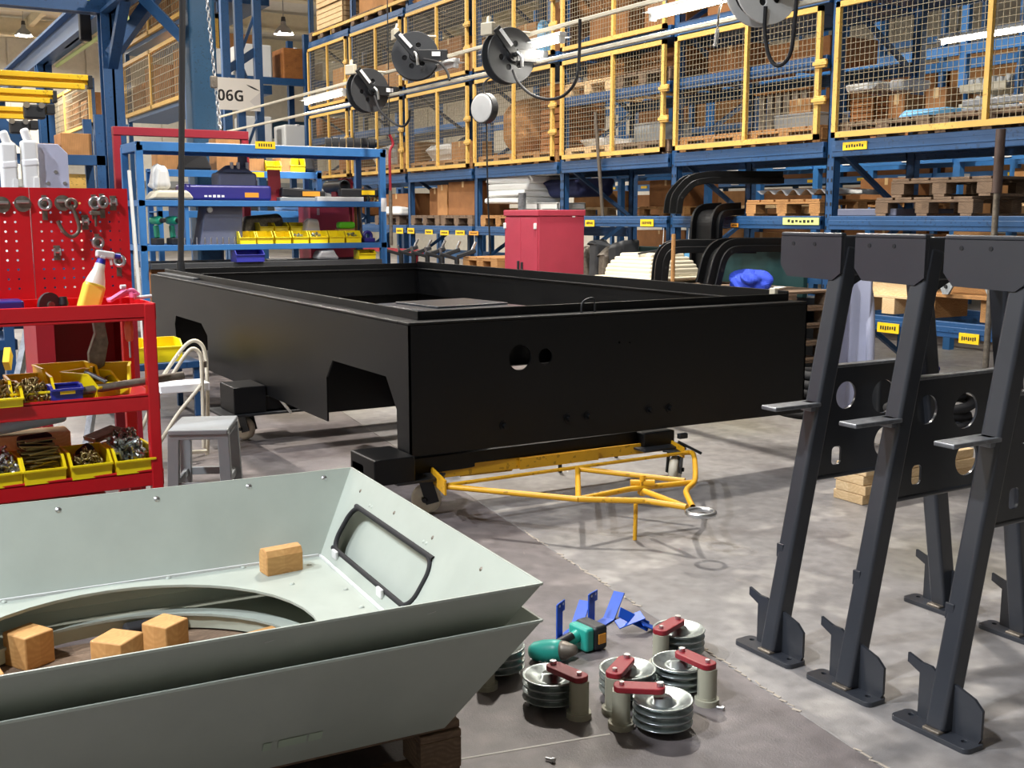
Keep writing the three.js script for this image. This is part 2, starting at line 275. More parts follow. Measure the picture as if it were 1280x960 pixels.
// ---------------------------------------------------------------- pallet racks with guard cages
const POSTS = [-4.78, -6.83, -8.92, -10.98, -13.06, -15.12, -17.2, -19.1];
{
  const rack = new THREE.Group(); rack.name = numbered('pallet_rack'); scene.add(rack);
  tag(rack, 'long blue pallet rack with yellow mesh cages along the right side of the hall', 'rack');
  for (const z of POSTS) {
    for (const x of [7.2, 8.2]) {
      const p = mk('upright_post', [span(x, x + 0.07, 0, 5.6, z - 0.045, z - 0.037), span(x, x + 0.008, 0, 5.6, z - 0.045, z + 0.045), span(x, x + 0.07, 0, 5.6, z + 0.037, z + 0.045)], x < 8 ? M.blue : M.blue, rack);
      if (x < 8 && z > -12) { const gs = []; for (let y = 0.3; y < 2.1; y += 0.1) for (const s of [-0.022, 0.022]) gs.push(box(0.004, 0.03, 0.014, x - 0.001, y, z + s)); mk('slot_holes', gs, M.rubber, p); }
    }
    for (let y = 0.25, s = 0; y < 5; y += 0.62, s ^= 1) mk('brace', bar([s ? 7.25 : 8.2, y, z], [s ? 8.2 : 7.25, y + 0.6, z], 0.04, 0.04), M.blue, rack);
  }
  const beam = (z0, z1, yTop, h, x = 7.16) => mk('beam', [span(x, x + 0.05, yTop - h, yTop, z1 + 0.05, z0 - 0.05, 0.006), span(x - 0.006, x + 0.03, yTop - h * 0.68, yTop - h * 0.3, z1 + 0.05, z0 - 0.05, 0.004)], M.blue, rack);
  for (let i = 0; i < 7; i++) {
    const [a, b] = [POSTS[i], POSTS[i + 1]], low = i < 3 ? 1.5 : 1.365;
    for (const x of [7.16, 8.2]) {
      beam(a, b, low, 0.115, x); beam(a, b, 2.125, 0.135, x); beam(a, b, 3.38, 0.12, x); beam(a, b, 4.5, 0.12, x);
      if (x < 8) for (const y of [3.28, 4.42]) for (let k = 0; k < 4; k++) mk('added_shade_deck', span(7.22, 8.2, y, y + 0.03, b + 0.06 + k * (a - b - 0.12) / 4, b + 0.05 + (k + 1) * (a - b - 0.12) / 4), M.blue, rack);  // unseen plates, added to keep overhead light off the caged goods
      if (i < 2) beam(a, b, 0.7, 0.12, x);
      if (i === 1 || i === 2 || i > 4) beam(a, b, 2.84, 0.11, x);
    }
  }
  const label = (r, m, h = 0.006) => mk('location_label', span(7.13 + 0.014, 7.152, r[2], r[3], r[0], r[1]), m, rack);
  const strokes = (r, n) => { const gs = []; for (let i = 0; i < n; i++) { const z = r[0] + (r[1] - r[0]) * (0.12 + 0.76 * (i + 0.5) / n), hh = (r[3] - r[2]) * rr(0.28, 0.42); gs.push(box(0.002, hh, (r[1] - r[0]) / n * 0.45, 7.143, (r[2] + r[3]) / 2 + rr(-0.003, 0.003), z)); } mk('print', gs, M.ink, rack); };
  for (const [r, m] of [[[-6.65,-6.395,2.039,2.103], M.sticker], [[-10.415,-10.241,1.385,1.456], M.sticker], [[-9.391,-9.174,1.393,1.467], M.sticker], [[-7.991,-7.892,1.396,1.433], M.stickerOrange], [[-7.311,-6.882,1.424,1.486], M.stickerLime],
    [[-15.482,-15.254,1.237,1.321], M.sticker], [[-15.086,-14.866,1.242,1.324], M.sticker], [[-14.494,-14.262,1.239,1.307], M.sticker], [[-14.011,-13.767,1.234,1.301], M.sticker], [[-13.553,-13.298,1.241,1.306], M.sticker], [[-13.161,-12.917,1.247,1.3], M.stickerOrange],
    [[-6.553,-6.322,0.569,0.629], M.stickerOrange], [[-6.196,-5.979,0.567,0.645], M.sticker], [[-5.416,-5.243,0.552,0.629], M.sticker]]) { label(r, m); if (r[1] - r[0] > 0.05) strokes(r, 7); }
}
{ // second row of racking behind the first, and a third
  const mkRack = (x0, label) => {
    const rack = new THREE.Group(); rack.name = numbered('pallet_rack'); scene.add(rack); tag(rack, label, 'rack');
    for (let z = -4; z > -24; z -= 2.1) for (const x of [x0, x0 + 1]) mk('upright_post', span(x, x + 0.08, 0, 5.4, z - 0.045, z + 0.045), M.blueBright, rack);
    for (let z = -4; z > -22; z -= 2.1) for (const x of [x0 - 0.03, x0 + 1]) for (const y of [0.75, 1.5, 2.2, 3.35, 4.4]) mk('beam', span(x, x + 0.05, y - 0.11, y, z - 2.06, z - 0.04), M.blueBright, rack);
    for (let z = -4; z > -22; z -= 2.1) for (const y of [1.5, 2.2]) for (const k of [0.5, 1.4]) mk('location_label', span(x0 - 0.045, x0 - 0.03, y - 0.085, y - 0.03, z - k - 0.22, z - k), rnd() < 0.5 ? M.sticker : M.paper, rack);
  };
  mkRack(10.6, 'second blue pallet rack seen through the gaps of the caged rack');
  mkRack(15.5, 'third blue pallet rack, deepest behind the caged rack');
}
// mesh guard panels
{
  const panel = (z0, z1, y0, y1, label, x = 7.115, mid = true) => {
    const w = z0 - z1, t = thing('mesh_guard_panel', label, 'guard panel', [x, y0, z1], 0, 'yellow guard panels on the rack');
    const h = y1 - y0, s = 0.045;
    mk('frame', [span(0, 0.035, 0, s, 0, w), span(0, 0.035, h - s, h, 0, w), span(0, 0.035, 0, h, 0, s), span(0, 0.035, 0, h, w - s, w)], M.fence, t);
    if (mid) mk('middle_bar', span(0, 0.035, s, h - s, w * 0.53 - 0.02, w * 0.53 + 0.02), M.fence, t);
    const gs = []; for (let z = 0.05; z < w; z += 0.05) gs.push(box(0.0035, h - 0.04, 0.0035, 0.03, h / 2, z)); for (let y = 0.05; y < h; y += 0.05) gs.push(box(0.0035, 0.0035, w - 0.04, 0.0265, y, w / 2));
    mk('wire_mesh', gs, M.wire, t).userData.kind = 'stuff';
    for (const y of [0.32, 0.62]) mk('latch', [rbox(0.03, 0.07, 0.12, 0.006, -0.0, y, w + 0.02), rbox(0.02, 0.03, 0.16, 0.004, -0.012, y, w + 0.02)], M.fence, t);
  };
  const n = ['nearest', 'second', 'third', 'fourth', 'fifth', 'sixth', 'farthest'];
  for (let i = 0; i < 7; i++) { const a = i ? POSTS[i] - 0.09 : -4.0, b = POSTS[i + 1] + 0.07; panel(a, b, 2.145, 3.24, n[i] + ' yellow mesh guard panel of the lower row, counted from the right'); }
  for (let i = 1; i < 7; i++) { const a = POSTS[i] - 0.09, b = POSTS[i + 1] + 0.07; panel(a, b, i === 1 ? 3.45 : 3.35, 4.38, n[i] + ' yellow mesh guard panel of the upper row, counted from the right'); }
  one('guard_rail', [bar([7.16, 4.6, -18.8], [7.16, 4.6, -15.0], 0.035, 0.045), rod([7.17, 4.5, -18], [7.17, 4.6, -18], 0.012), rod([7.17, 4.5, -15.6], [7.17, 4.6, -15.6], 0.012)], M.fence, 'bare yellow guard rail above the upper mesh panels, before stacked cartons', 'rail');
}
function pallet(label, pos, ry = 0, mat = M.wood, W = 1.15, L = 0.95, group) {
  const t = thing('pallet', label, 'pallet', pos, ry, group), h = 0.145;
  for (let i = 0; i < 5; i++) mk('deck_board', rbox(W, 0.02, L / 5 - 0.022, 0.003, 0, h - 0.01, -L / 2 + L / 10 + i * L / 5), mat, t);
  for (const x of [-1, 0, 1]) mk('stringer_board', rbox(0.12, 0.02, L, 0.003, x * (W / 2 - 0.06), h - 0.031, 0), mat, t);
  for (const x of [-1, 0, 1]) for (const z of [-1, 0, 1]) mk('block', rbox(0.12, 0.082, 0.13, 0.004, x * (W / 2 - 0.06), 0.062, z * (L / 2 - 0.065)), mat, t);
  for (const z of [-1, 0, 1]) mk('bottom_board', rbox(W, 0.02, 0.1, 0.003, 0, 0.01, z * (L / 2 - 0.06)), mat, t);
  return t;
}
// things on the rack, each given by the depth range [back, front] along the rack and its height range
const onRack = (name, label, cat, r, x, d, build) => {
  const w = Math.abs(r[1] - r[0]), h = r[3] - r[2], t = thing(name, label, cat, [x, r[2], (r[0] + r[1]) / 2]); build(t, w, h, d); return t;
};
const carton = (label, r, x = 7.3, d = 0.4, mat = M.card) => onRack('carton', label, 'box', r, x, d, (t, w, h, d) => {
  mk('body', rbox(d, h, w, 0.006, d / 2, h / 2, 0), mat, t);
  mk('tape', [box(d + 0.002, 0.003, 0.05, d / 2, h + 0.0005, 0), box(0.003, Math.min(0.08, h * 0.4), 0.05, -0.0005, h - Math.min(0.08, h * 0.4) / 2, 0)], M.tape, t);
  mk('flap_seam', box(d, 0.002, 0.006, d / 2, h + 0.0025, 0), M.ink, t);
});
const crate = (label, r, x = 7.3, d = 0.5, mat = M.pale, rows = 3) => onRack('wooden_crate', label, 'crate', r, x, d, (t, w, h, d) => {
  const bh = h / rows;
  for (let i = 0; i < rows; i++) { mk('slat', rbox(0.018, bh * 0.88, w, 0.003, 0.009, bh * (i + 0.5), 0), mat, t); mk('slat', rbox(d, bh * 0.88, 0.018, 0.003, d / 2, bh * (i + 0.5), w / 2 - 0.009), mat, t); }
  for (const z of [-1, 1]) for (const xx of [0.03, d - 0.03]) mk('corner_post', box(0.04, h, 0.04, xx, h / 2, z * (w / 2 - 0.04)), mat, t);
  mk('slat', [rbox(0.018, h * 0.95, w, 0.003, d - 0.009, h / 2, 0), rbox(d, h * 0.95, 0.018, 0.003, d / 2, h / 2, -w / 2 + 0.009)], mat, t);
  mk('lid', rbox(d, 0.015, w, 0.003, d / 2, h - 0.01, 0), mat, t);
});
const soft = (name, label, cat, r, x, d, mat, s = 1, folds = 7) => onRack(name, label, cat, r, x, d, (t, w, h, d) => {   // wrapped or folded soft goods: a lumpy rounded body
  const g = new RoundedBoxGeometry(d, h, w, 6, Math.min(h, d, w) * 0.35), p = g.attributes.position;
  for (let i = 0; i < p.count; i++) { const k = vnoise(p.getZ(i) * folds + 9, p.getY(i) * folds * 1.6 + p.getX(i) * 3 + s, 64, s) - 0.5; p.setXYZ(i, p.getX(i) + k * 0.1, p.getY(i) * (1 + k * 0.5), p.getZ(i) + k * 0.05); }
  g.computeVertexNormals(); const bb = new THREE.Box3().setFromBufferAttribute(p); mk('body', g.translate(d / 2, -bb.min.y, 0), mat, t);
});
const metalBox = (label, r, x, d, mat = M.grey) => onRack('metal_tray', label, 'tray', r, x, d, (t, w, h, d) => {
  mk('body', [rbox(0.006, h, w, 0.002, 0, h / 2, 0), rbox(0.006, h, w, 0.002, d, h / 2, 0), rbox(d, h, 0.006, 0.002, d / 2, h / 2, w / 2), rbox(d, h, 0.006, 0.002, d / 2, h / 2, -w / 2), box(d, 0.006, w, d / 2, 0.006, 0)], mat, t);
  mk('rim', [rbox(0.02, 0.02, w + 0.01, 0.004, 0, h, 0), rbox(d, 0.02, 0.02, 0.004, d / 2, h, w / 2)], mat, t);
});
const PX = 7.7;
const palletRow = [ // label, centre z, y, material
  ['dark pallet low in the nearest cage, left half, under brown crates', -6.28, 2.125, M.old], ['long weathered pallet on the right of the nearest cage', -5.32, 2.125, M.old],
  ['pallet at left of the second cage, under grey metal bars', -8.37, 2.125, M.wood], ['pallet at right of the second cage under a grey tray', -7.38, 2.125, M.wood],
  ['fresh pale pallet with a white bag on it in the third cage', -10.43, 2.125, M.pale], ['dark pallet on the right of the third cage', -9.45, 2.125, M.old],
  ['pallet on the blue mid beam at the top of the third cage', -10.45, 2.84, M.pale], ['dark pallet on the mid beam of the third cage, right side', -9.45, 2.84, M.old],
  ['pallet under the stretch-wrapped cube in the fourth cage', -12.5, 2.125, M.wood], ['pallet under the slotted crates in the fourth cage', -11.52, 2.125, M.wood],
  ['pallet under a small carton in the fifth cage', -13.6, 2.125, M.wood], ['pallet under a heap of white bags in the fifth cage', -14.57, 2.125, M.wood],
  ['pallet on the right of the sixth cage', -15.66, 2.125, M.wood], ['pallet on the left of the sixth cage', -16.65, 2.125, M.wood], ['pallet in the farthest lower cage', -18.1, 2.125, M.wood],
  ['pallet with corrugated grey film on the open shelf, right of the bent brackets', -7.37, 1.5, M.wood], ['lower of two stacked old pallets on the open shelf at right', -5.85, 1.5, M.old], ['top one of two stacked old pallets on the open shelf at right', -5.7, 1.646, M.old],
  ['pallet under the folded white sheets on the open shelf', -12.45, 1.365, M.wood], ['pallet under the tall carton on the open shelf', -13.6, 1.365, M.old], ['weathered pallet left of that under thin cartons, open shelf', -14.58, 1.365, M.old], ['farthest pallet on the open shelf, grey blocks', -15.9, 1.365, M.old],
];
for (const [l, z, y, m] of palletRow) pallet(l, [PX, y, z], 0, m, 1.04, 0.92);
{ // goods in the cages, lower row
  const P1 = 2.27;
  const up = (r, y) => { const h = r[3] - r[2]; return [r[0], r[1], y, y + h]; };
  crate('pinkish wooden crate with white cloth on top in the nearest cage', up([-6.919,-6.647,2.522,2.761], P1), 7.5, 0.4, M.orangeWood, 5);
  soft('cloth', 'crumpled white cloth lying on the pinkish crate', 'cloth', up([-6.945,-6.648,2.749,2.828], P1 + 0.27), 7.5, 0.4, M.sheet, 3);
  carton('brown carton with crumpled plastic bag on top, middle of the nearest cage', up([-6.502,-6.338,2.464,2.683], P1), 7.5, 0.35, M.cardDark);
  soft('plastic_bag', 'clear crumpled bag on the brown carton in the nearest cage', 'bag', up([-6.511,-6.347,2.67,2.772], P1 + 0.25), 7.5, 0.35, M.film, 5);
  carton('dark brown carton behind the middle bar of the nearest cage', up([-6.132,-5.933,2.417,2.653], P1), 7.5, 0.35, M.cardDark);
  onRack('shelf_rack', 'white slotted part tray of pale fittings in the nearest cage, under the lit tube', 'shelf', up([-5.889,-5.478,2.535,2.8], P1 + 0.05), 7.6, 0.4, (t, w, h, d) => {
    mk('tray', [box(d, 0.015, w, d / 2, 0, 0), box(0.015, 0.05, w, 0, 0.025, 0)], M.cream, t); mk('tray', [box(d, 0.015, w, d / 2, h * 0.55, 0), box(0.015, 0.05, w, 0, h * 0.55 + 0.025, 0)], M.cream, t);
    for (const z of [-1, 1]) mk('leg', box(0.03, h + 0.05, 0.03, 0.1, h / 2, z * (w / 2 + 0.02)), M.blueBright, t);
    for (let i = 0; i < 6; i++) mk('fitting', rbox(0.08, rr(0.06, 0.1), 0.05, 0.012, 0.08, 0.06, -w / 2 + 0.06 + i * w / 6.5, rr(-0.5, 0.5)), M.white, t);
    for (let i = 0; i < 6; i++) mk('fitting', rbox(0.08, rr(0.06, 0.1), 0.05, 0.012, 0.08, h * 0.55 + 0.06, -w / 2 + 0.06 + i * w / 6.5, rr(-0.5, 0.5)), M.white, t);
  });
  for (const [k, l] of [[0, 'lower'], [1, 'upper']]) one('steel_channel', span(7.45, 7.53, P1 + 0.002 + k * 0.06, P1 + 0.05 + k * 0.06, -5.75, -4.2, 0.008), M.alu, l + ' long aluminium channel lying on the weathered pallet in the nearest cage', 'channel');
  soft('cloth', 'bright blue cover sheet lying left of the aluminium channels', 'cloth', [-6.3, -5.8, P1, P1 + 0.07], 7.4, 0.4, M.blueTag, 8);
  for (let i = 0; i < 6; i++) one('steel_bar', span(7.5 + 0.02, 7.56, P1, P1 + 0.36, -8.07 + i * 0.11, -8.0 + i * 0.11, 0.008), M.dull, 'grey upright steel bar standing on the left pallet of the second cage', 'bar', 'upright bars in the second cage');
  one('wood_board', rbox(0.2, 0.02, 0.72, 0.004, 7.6, P1 + 0.372, -7.76), M.wood, 'small board lying across the upright steel bars in the second cage', 'board');
  metalBox('long grey metal tray at right of the second cage', up([-7.742,-7.234,2.364,2.499], P1), 7.42, 0.4);
  carton('brown carton on the grey tray in the second cage', up([-7.649,-7.38,2.547,2.689], P1 + 0.14), 7.5, 0.3, M.card);
  metalBox('pale grey tray with open middle on the right of the third cage', up([-9.893,-9.419,2.464,2.673], P1), 7.42, 0.4);
  soft('plastic_bag', 'white plastic bag on the pale pallet in the third cage', 'bag', up([-10.908,-10.506,2.455,2.563], P1), 7.42, 0.35, M.sheet, 12);
  soft('plastic_bag', 'small pinkish bag near the white bag in the third cage', 'bag', up([-10.245,-10.021,2.48,2.549], P1), 7.42, 0.25, M.paper, 14);
  soft('wrapped_load', 'stretch-wrapped brown cube of cartons in the fourth cage', 'wrapped load', [-12.86, -12.05, P1, P1 + 0.72], 7.42, 0.7, M.card, 15, 3);
  for (let i = 0; i < 3; i++) crate(['bottom', 'middle', 'top'][i] + ' orange wooden crate with hand slots in the fourth cage', [-11.82, -11.2, P1 + i * 0.27, P1 + 0.26 + i * 0.27], 7.42, 0.55, M.orangeWood, 3);
  soft('plastic_bag', 'heap of white bags on a pallet in the fifth cage', 'bag', [-14.95, -14.2, P1, P1 + 0.26], 7.42, 0.5, M.sheet, 22, 10);
  carton('carton standing right of the white bags in the fifth cage', up([-14.183,-13.708,2.452,2.715], P1), 7.42, 0.4);
  carton('low carton in the sixth cage', [-16.0, -15.5, P1, P1 + 0.35], 7.42, 0.5); soft('plastic_bag', 'white bags on the left pallet of the sixth cage', 'bag', [-17, -16.4, P1, P1 + 0.3], 7.42, 0.5, M.sheet, 24, 9);
  carton('tall carton in the farthest lower cage', [-18.4, -17.7, P1, P1 + 0.42], 7.42, 0.6, M.cardDark);
  carton('wide brown carton on the mid-beam pallet of the third cage', [-10.8, -10.1, 2.985, 3.22], 7.42, 0.6); 
  carton('dark carton at top right of the third cage', [-9.8, -9.1, 2.985, 3.22], 7.42, 0.6, M.cardDark);
  carton('orange-brown carton on the mid beam of the second cage', [-8.7, -8.1, 2.845, 3.12], 7.42, 0.6, M.cardDark);
  carton('flat grey-brown carton on the mid beam of the second cage, right side', [-7.9, -7.1, 2.845, 3.05], 7.42, 0.6, M.cardDark);
  // upper row
  const U = 3.385; const G = [['wide carton', -8.42, 0.8, 0.5, M.cardDark], ['tall carton', -7.5, 0.7, 0.7, M.cardDark], ['brown carton', -10.5, 0.75, 0.6, M.cardDark], ['dark carton', -9.5, 0.7, 0.75, M.cardDark], ['orange-brown carton', -12.3, 0.5, 0.5, M.card], ['brown carton', -11.5, 0.4, 0.65, M.cardDark],
    ['dark carton', -14.4, 0.8, 0.6, M.cardDark], ['pale carton', -13.5, 0.5, 0.45, M.card], ['low carton', -16.5, 0.9, 0.5, M.card], ['tall dark carton', -15.5, 0.6, 0.7, M.cardDark], ['carton', -18.4, 0.8, 0.65, M.card], ['small carton', -17.6, 0.5, 0.4, M.card]];
  const nth = { 7: 'second', 8: 'second', 9: 'third', 10: 'third', 11: 'fourth', 12: 'fourth', 13: 'fifth', 14: 'fifth', 15: 'sixth', 16: 'sixth', 17: 'farthest', 18: 'farthest' };
  for (const [l, z, w, h, m] of G) carton(l + ' in the ' + nth[Math.floor(-z)] + ' upper cage, ' + (Math.floor(-z) % 2 ? 'right half' : 'left half'), [z - w / 2, z + w / 2, U, U + h], 7.5, 0.6, m);
  soft('plastic_bag', 'blue bag beside the orange-brown carton in the fourth upper cage', 'bag', [-12.0, -11.85, U, U + 0.45], 7.45, 0.3, M.blueTag, 31);
  // above the cages
  const A = 4.505;
  for (let k = 0; k < 4; k++) crate(['lowest', 'second', 'third', 'topmost'][k] + ' pale slatted crate at the left end above the cages', [-19.0, -17.8, A + 0.2 + k * 0.36, A + 0.54 + k * 0.36], 7.3, 0.8, M.pale, 4);
  pallet('pallet under the slatted crates at the left end above the cages', [PX, A, -18.4], 0, M.old, 1.1, 1.2);
  carton('big orange-brown carton above the cages, next to the slatted crates', [-17.1, -15.8, A + 0.147, A + 1.2], 7.3, 0.8); pallet('dark pallet under the big carton above the cages', [PX, A, -16.5], 0, M.old, 1.1, 1.2);
  carton('pale carton above the cages at the blue brace', [-15.0, -14.2, A, A + 0.55], 7.3, 0.8); carton('carton above the cages at the far right of that row', [-14.0, -13.2, A, A + 0.6], 7.3, 0.8, M.cardDark);
  // open shelf under the cages
  onRack('film_sheet', 'wavy sheet of grey plastic film lying on the open-shelf pallet', 'sheet', [-7.778,-6.91,1.67,1.761], 7.25, 0.8, (t, w, h, d) => {
    const g = new THREE.PlaneGeometry(w, d, 60, 10).rotateX(-H).rotateY(H), p = g.attributes.position;
    for (let i = 0; i < p.count; i++) p.setY(i, 0.03 + 0.025 * Math.sin(p.getZ(i) * 40) * (0.5 + vnoise(p.getZ(i) * 3 + 9, p.getX(i) * 3 + 9, 64, 3)) + 0.03 * vnoise(p.getZ(i) * 5 + 9, p.getX(i) * 5 + 9, 64, 4));
    g.computeVertexNormals(); mk('film', g.translate(d / 2, 0, 0), std({ color: 0x8a8c90, roughness: 0.35, side: THREE.DoubleSide }), t);
  });
  one('steel_plate', rbox(0.9, 0.06, 0.62, 0.01, 7.66, 1.53, -6.43), M.greyTool, 'flat grey plate on the open shelf left of the stacked pallets', 'plate');
  for (let i = 0; i < 4; i++) soft('folded_sheet', ['lowest', 'second', 'third', 'topmost'][i] + ' folded white sheet in the stack on the open shelf', 'sheet', [-12.78, -11.9 + i * 0.03, 1.645 + i * 0.085, 1.735 + i * 0.085], 7.22, 0.6, M.sheet, 40 + i, 5);
  soft('tarpaulin', 'rolled white and dark tarpaulin on top of the folded sheets', 'tarpaulin', [-12.1, -11.4, 1.98, 2.1], 7.3, 0.5, M.white, 46, 6);
  soft('tarpaulin', 'long dark navy tarpaulin bundle on the open shelf behind the red cabinet', 'tarpaulin', [-11.85, -11.1, 1.72, 1.94], 7.5, 0.6, M.navy, 48, 6);
  for (const [z, l] of [[-11.75, 'left'], [-11.3, 'right']]) crate(l + ' white slotted plastic crate above the red cabinet', [z - 0.2, z + 0.2, 1.5, 1.66], 7.22, 0.4, M.white, 2);
  one('pipe', rod([7.12, 1.5, -11.75], [7.12, 1.78, -11.75], 0.05, 20), M.alu, 'short silver pipe standing behind the red cabinet', 'pipe');
  carton('tall dark carton on the open shelf under the fifth cage', [-14.05, -13.2, 1.51, 1.97], 7.3, 0.5, M.cardDark); carton('narrow pale carton beside the tall dark one on the open shelf', [-14.4, -14.1, 1.51, 1.94], 7.3, 0.3, M.card);
  carton('narrow brown carton at the brace on the open shelf', [-14.85, -14.5, 1.51, 1.9], 7.4, 0.3, M.cardDark); carton('wide dark carton at the left end of the open shelf', [-16.3, -15.3, 1.51, 1.84], 7.3, 0.5, M.cardDark);
  soft('plastic_bag', 'crumpled clear film before the wide dark carton on the open shelf', 'bag', [-15.9, -15.25, 1.51, 1.64], 7.1, 0.25, M.sheet, 52);
  for (let i = 0; i < 8; i++) for (const [y, tier] of [[2.2, 'upper'], [1.5, 'middle'], [0.75, 'lowest'], [3.35, 'top']]) { const z = -5.05 - i * 2.1, c = carton('wide carton on the ' + tier + ' tier of the deepest rack behind the cages', [z - 0.9, z + 0.9, y + 0.003, y + (y < 3 ? rr(0.4, 0.58) : rr(0.6, 0.85))], 15.55, 0.8, i % 3 ? M.cardDark : M.card); c.userData.group = 'wide cartons on the ' + tier + ' tier of the deepest rack'; }
  // goods on the second rack
  for (let i = 0; i < 8; i++) { const z = -5.05 - i * 2.1; for (const [y, tier] of [[2.2, 'upper'], [1.5, 'middle'], [0.75, 'lowest']]) {
    if (y < 1 && i > 3) continue;
    const t = pallet('pallet on the ' + tier + ' tier of the rack behind, seen through the gaps', [11.12, y, z], 0, i % 2 ? M.pale : M.wood, 1.0, 1.1); t.userData.group = 'pallets on the ' + tier + ' tier of the rack behind';
    if ((i + Math.round(y)) % 3 < 2) carton((i % 2 ? 'pale' : 'brown') + ' carton on the ' + tier + ' tier of the rack behind, seen through the gaps', [z - 0.4, z + 0.4, y + 0.147, y + 0.147 + rr(0.2, 0.4)], 10.7, 0.7, i % 2 ? M.card : M.cardDark).userData.group = (i % 2 ? 'pale' : 'brown') + ' cartons on the ' + tier + ' tier of the rack behind';
  } }
}

// ---------------------------------------------------------------- black chassis frame on its dollies
{
  const t = thing('chassis_frame', 'large black satin-painted steel chassis frame with open top and wheel-arch cut-outs', 'chassis frame');
  const x0 = 2.31, x1 = 5.0, zf = -4.88, zb = -10.3, y0 = 0.315, y1 = 0.968;
  mk('side_panel', plateZY([[zb, y0], [-9.44, y0], [-9.5, 0.60], [-9.45, 0.668], [-8.66, 0.668], [-8.5, 0.585], [-8.5, y0], [-6.0, y0], [-6.0, 0.575], [-5.9, 0.685], [-5.16, 0.685], [-5.035, 0.53], [-5.03, y0], [zf, y0], [zf, y1], [zb, y1]], 0.01, x0), M.black, t);
  const sq = (x, y, w, h) => [[x - w, y - h], [x + w, y - h], [x + w, y + h], [x - w, y + h]];
  const fp = mk('front_panel', plate([[x0, y0], [x1, y0 - 0.02], [x1, y1], [x0, y1]], 0.01, [{ x: 2.946, y: 0.772, r: 0.067 }, { x: 3.104, y: 0.766, r: 0.044 }, { x: 3.582, y: 0.814, r: 0.007 }, { x: 3.653, y: 0.81, r: 0.007 }]).translate(0, 0, zf - 0.01), M.black, t);
  for (const [x, y] of [[2.849, 0.421], [3.249, 0.422], [3.379, 0.423], [3.8, 0.42], [3.944, 0.416]]) mk('bolt', [place(new THREE.CylinderGeometry(0.026, 0.026, 0.006, 20), x, y, zf + 0.003, H), place(new THREE.CylinderGeometry(0.016, 0.016, 0.03, 6), x, y, zf + 0.012, H)], M.black, fp);
  mk('side_panel', span(x1 - 0.01, x1, y0, y1, zf, zb), M.black, t);
  mk('back_panel', span(x0, x1, y0, y1, zb - 0.01, zb), M.black, t);
  mk('top_flange', [span(x0, x1, y1, y1 + 0.016, zf, zf - 0.13, 0.007), span(x0, x1, y1, y1 + 0.012, zb + 0.13, zb, 0.004), span(x0, x0 + 0.13, y1, y1 + 0.016, zf - 0.13, zb + 0.13, 0.007), span(x1 - 0.1, x1, y1, y1 + 0.012, zf - 0.13, zb + 0.13, 0.004)], M.black, t);
  const a = 0.1, b = 0.06;   // raised inner coaming
  mk('coaming', [span(x0 + a, x1 - b, y1 - 0.25, 1.03, zf - a, zf - a - 0.012, 0.004), span(x0 + a, x1 - b, y1 - 0.25, 1.03, zb + a, zb + a + 0.012, 0.004), span(x0 + a, x0 + a + 0.012, y1 - 0.25, 1.03, zf - a, zb + a, 0.004), span(x1 - b - 0.012, x1 - b, y1 - 0.25, 1.045, zf - a, zb + a, 0.004)], M.black, t);
  for (const [za, zc] of [[-6.15, -4.98], [-9.6, -8.4]]) mk('wheel_well', [span(x0 + 0.5, x0 + 0.51, 0.34, 0.9, za, zc), span(x0 + 0.01, x0 + 0.5, 0.88, 0.89, za, zc), span(x0 + 0.01, x0 + 0.5, 0.34, 0.9, za, za + 0.01), span(x0 + 0.01, x0 + 0.5, 0.34, 0.9, zc - 0.01, zc)], M.blackIn, t);
  for (const z of [-6.9, -8.2]) mk('cross_member', span(x0 + 0.12, x1 - 0.08, 0.42, 0.62, z - 0.06, z + 0.06, 0.006), M.blackIn, t);
  mk('hinge_lug', [rbox(0.03, 0.06, 0.05, 0.006, x1 - 0.12, 1.03, -5.05)], M.cream, t);
  const pl = thing('cover_plate', 'flat black cover plate lying inside the chassis frame near its front', 'cover plate', [3.3, 0.925, -6.35], 0.12);
  mk('plate', rbox(0.72, 0.012, 0.75, 0.004), M.char, pl); mk('raised_plate', rbox(0.55, 0.012, 0.5, 0.004, 0.05, 0.013, -0.05), M.char, pl); mk('support', [span(-0.3, -0.25, -0.305, -0.006, -0.5, 0.5, 0.005), span(0.25, 0.3, -0.305, -0.006, -0.55, 0.35, 0.005)], M.blackIn, pl);
  const bk = thing('buckle_strap', 'small open metal buckle standing on the front rim of the frame', 'buckle', [3.4, 0.98, -4.94]);
  mk('loop', tube([[-0.03, 0.0, 0], [-0.02, 0.06, 0], [0.05, 0.075, 0], [0.06, 0.0, 0]], 0.006, 24), M.darkTool, bk);
  const wr = thing('strap', 'thin silver strip lying along the left rim of the chassis frame', 'strap', [2.40, 0.982, -7.2], 0);
  mk('strip', bar([0.02, 0.004, 1.0], [0.02, 0.004, -0.9], 0.012, 0.006), M.steel, wr);
  const pad = thing('wood_strip', 'dusty flat strip lying on the far left corner of the chassis rim', 'strip', [2.40, 0.982, -9.6], 0.03); mk('strip', rbox(0.1, 0.02, 1.1, 0.006, 0, 0.01, 0), M.greyDark, pad);
}
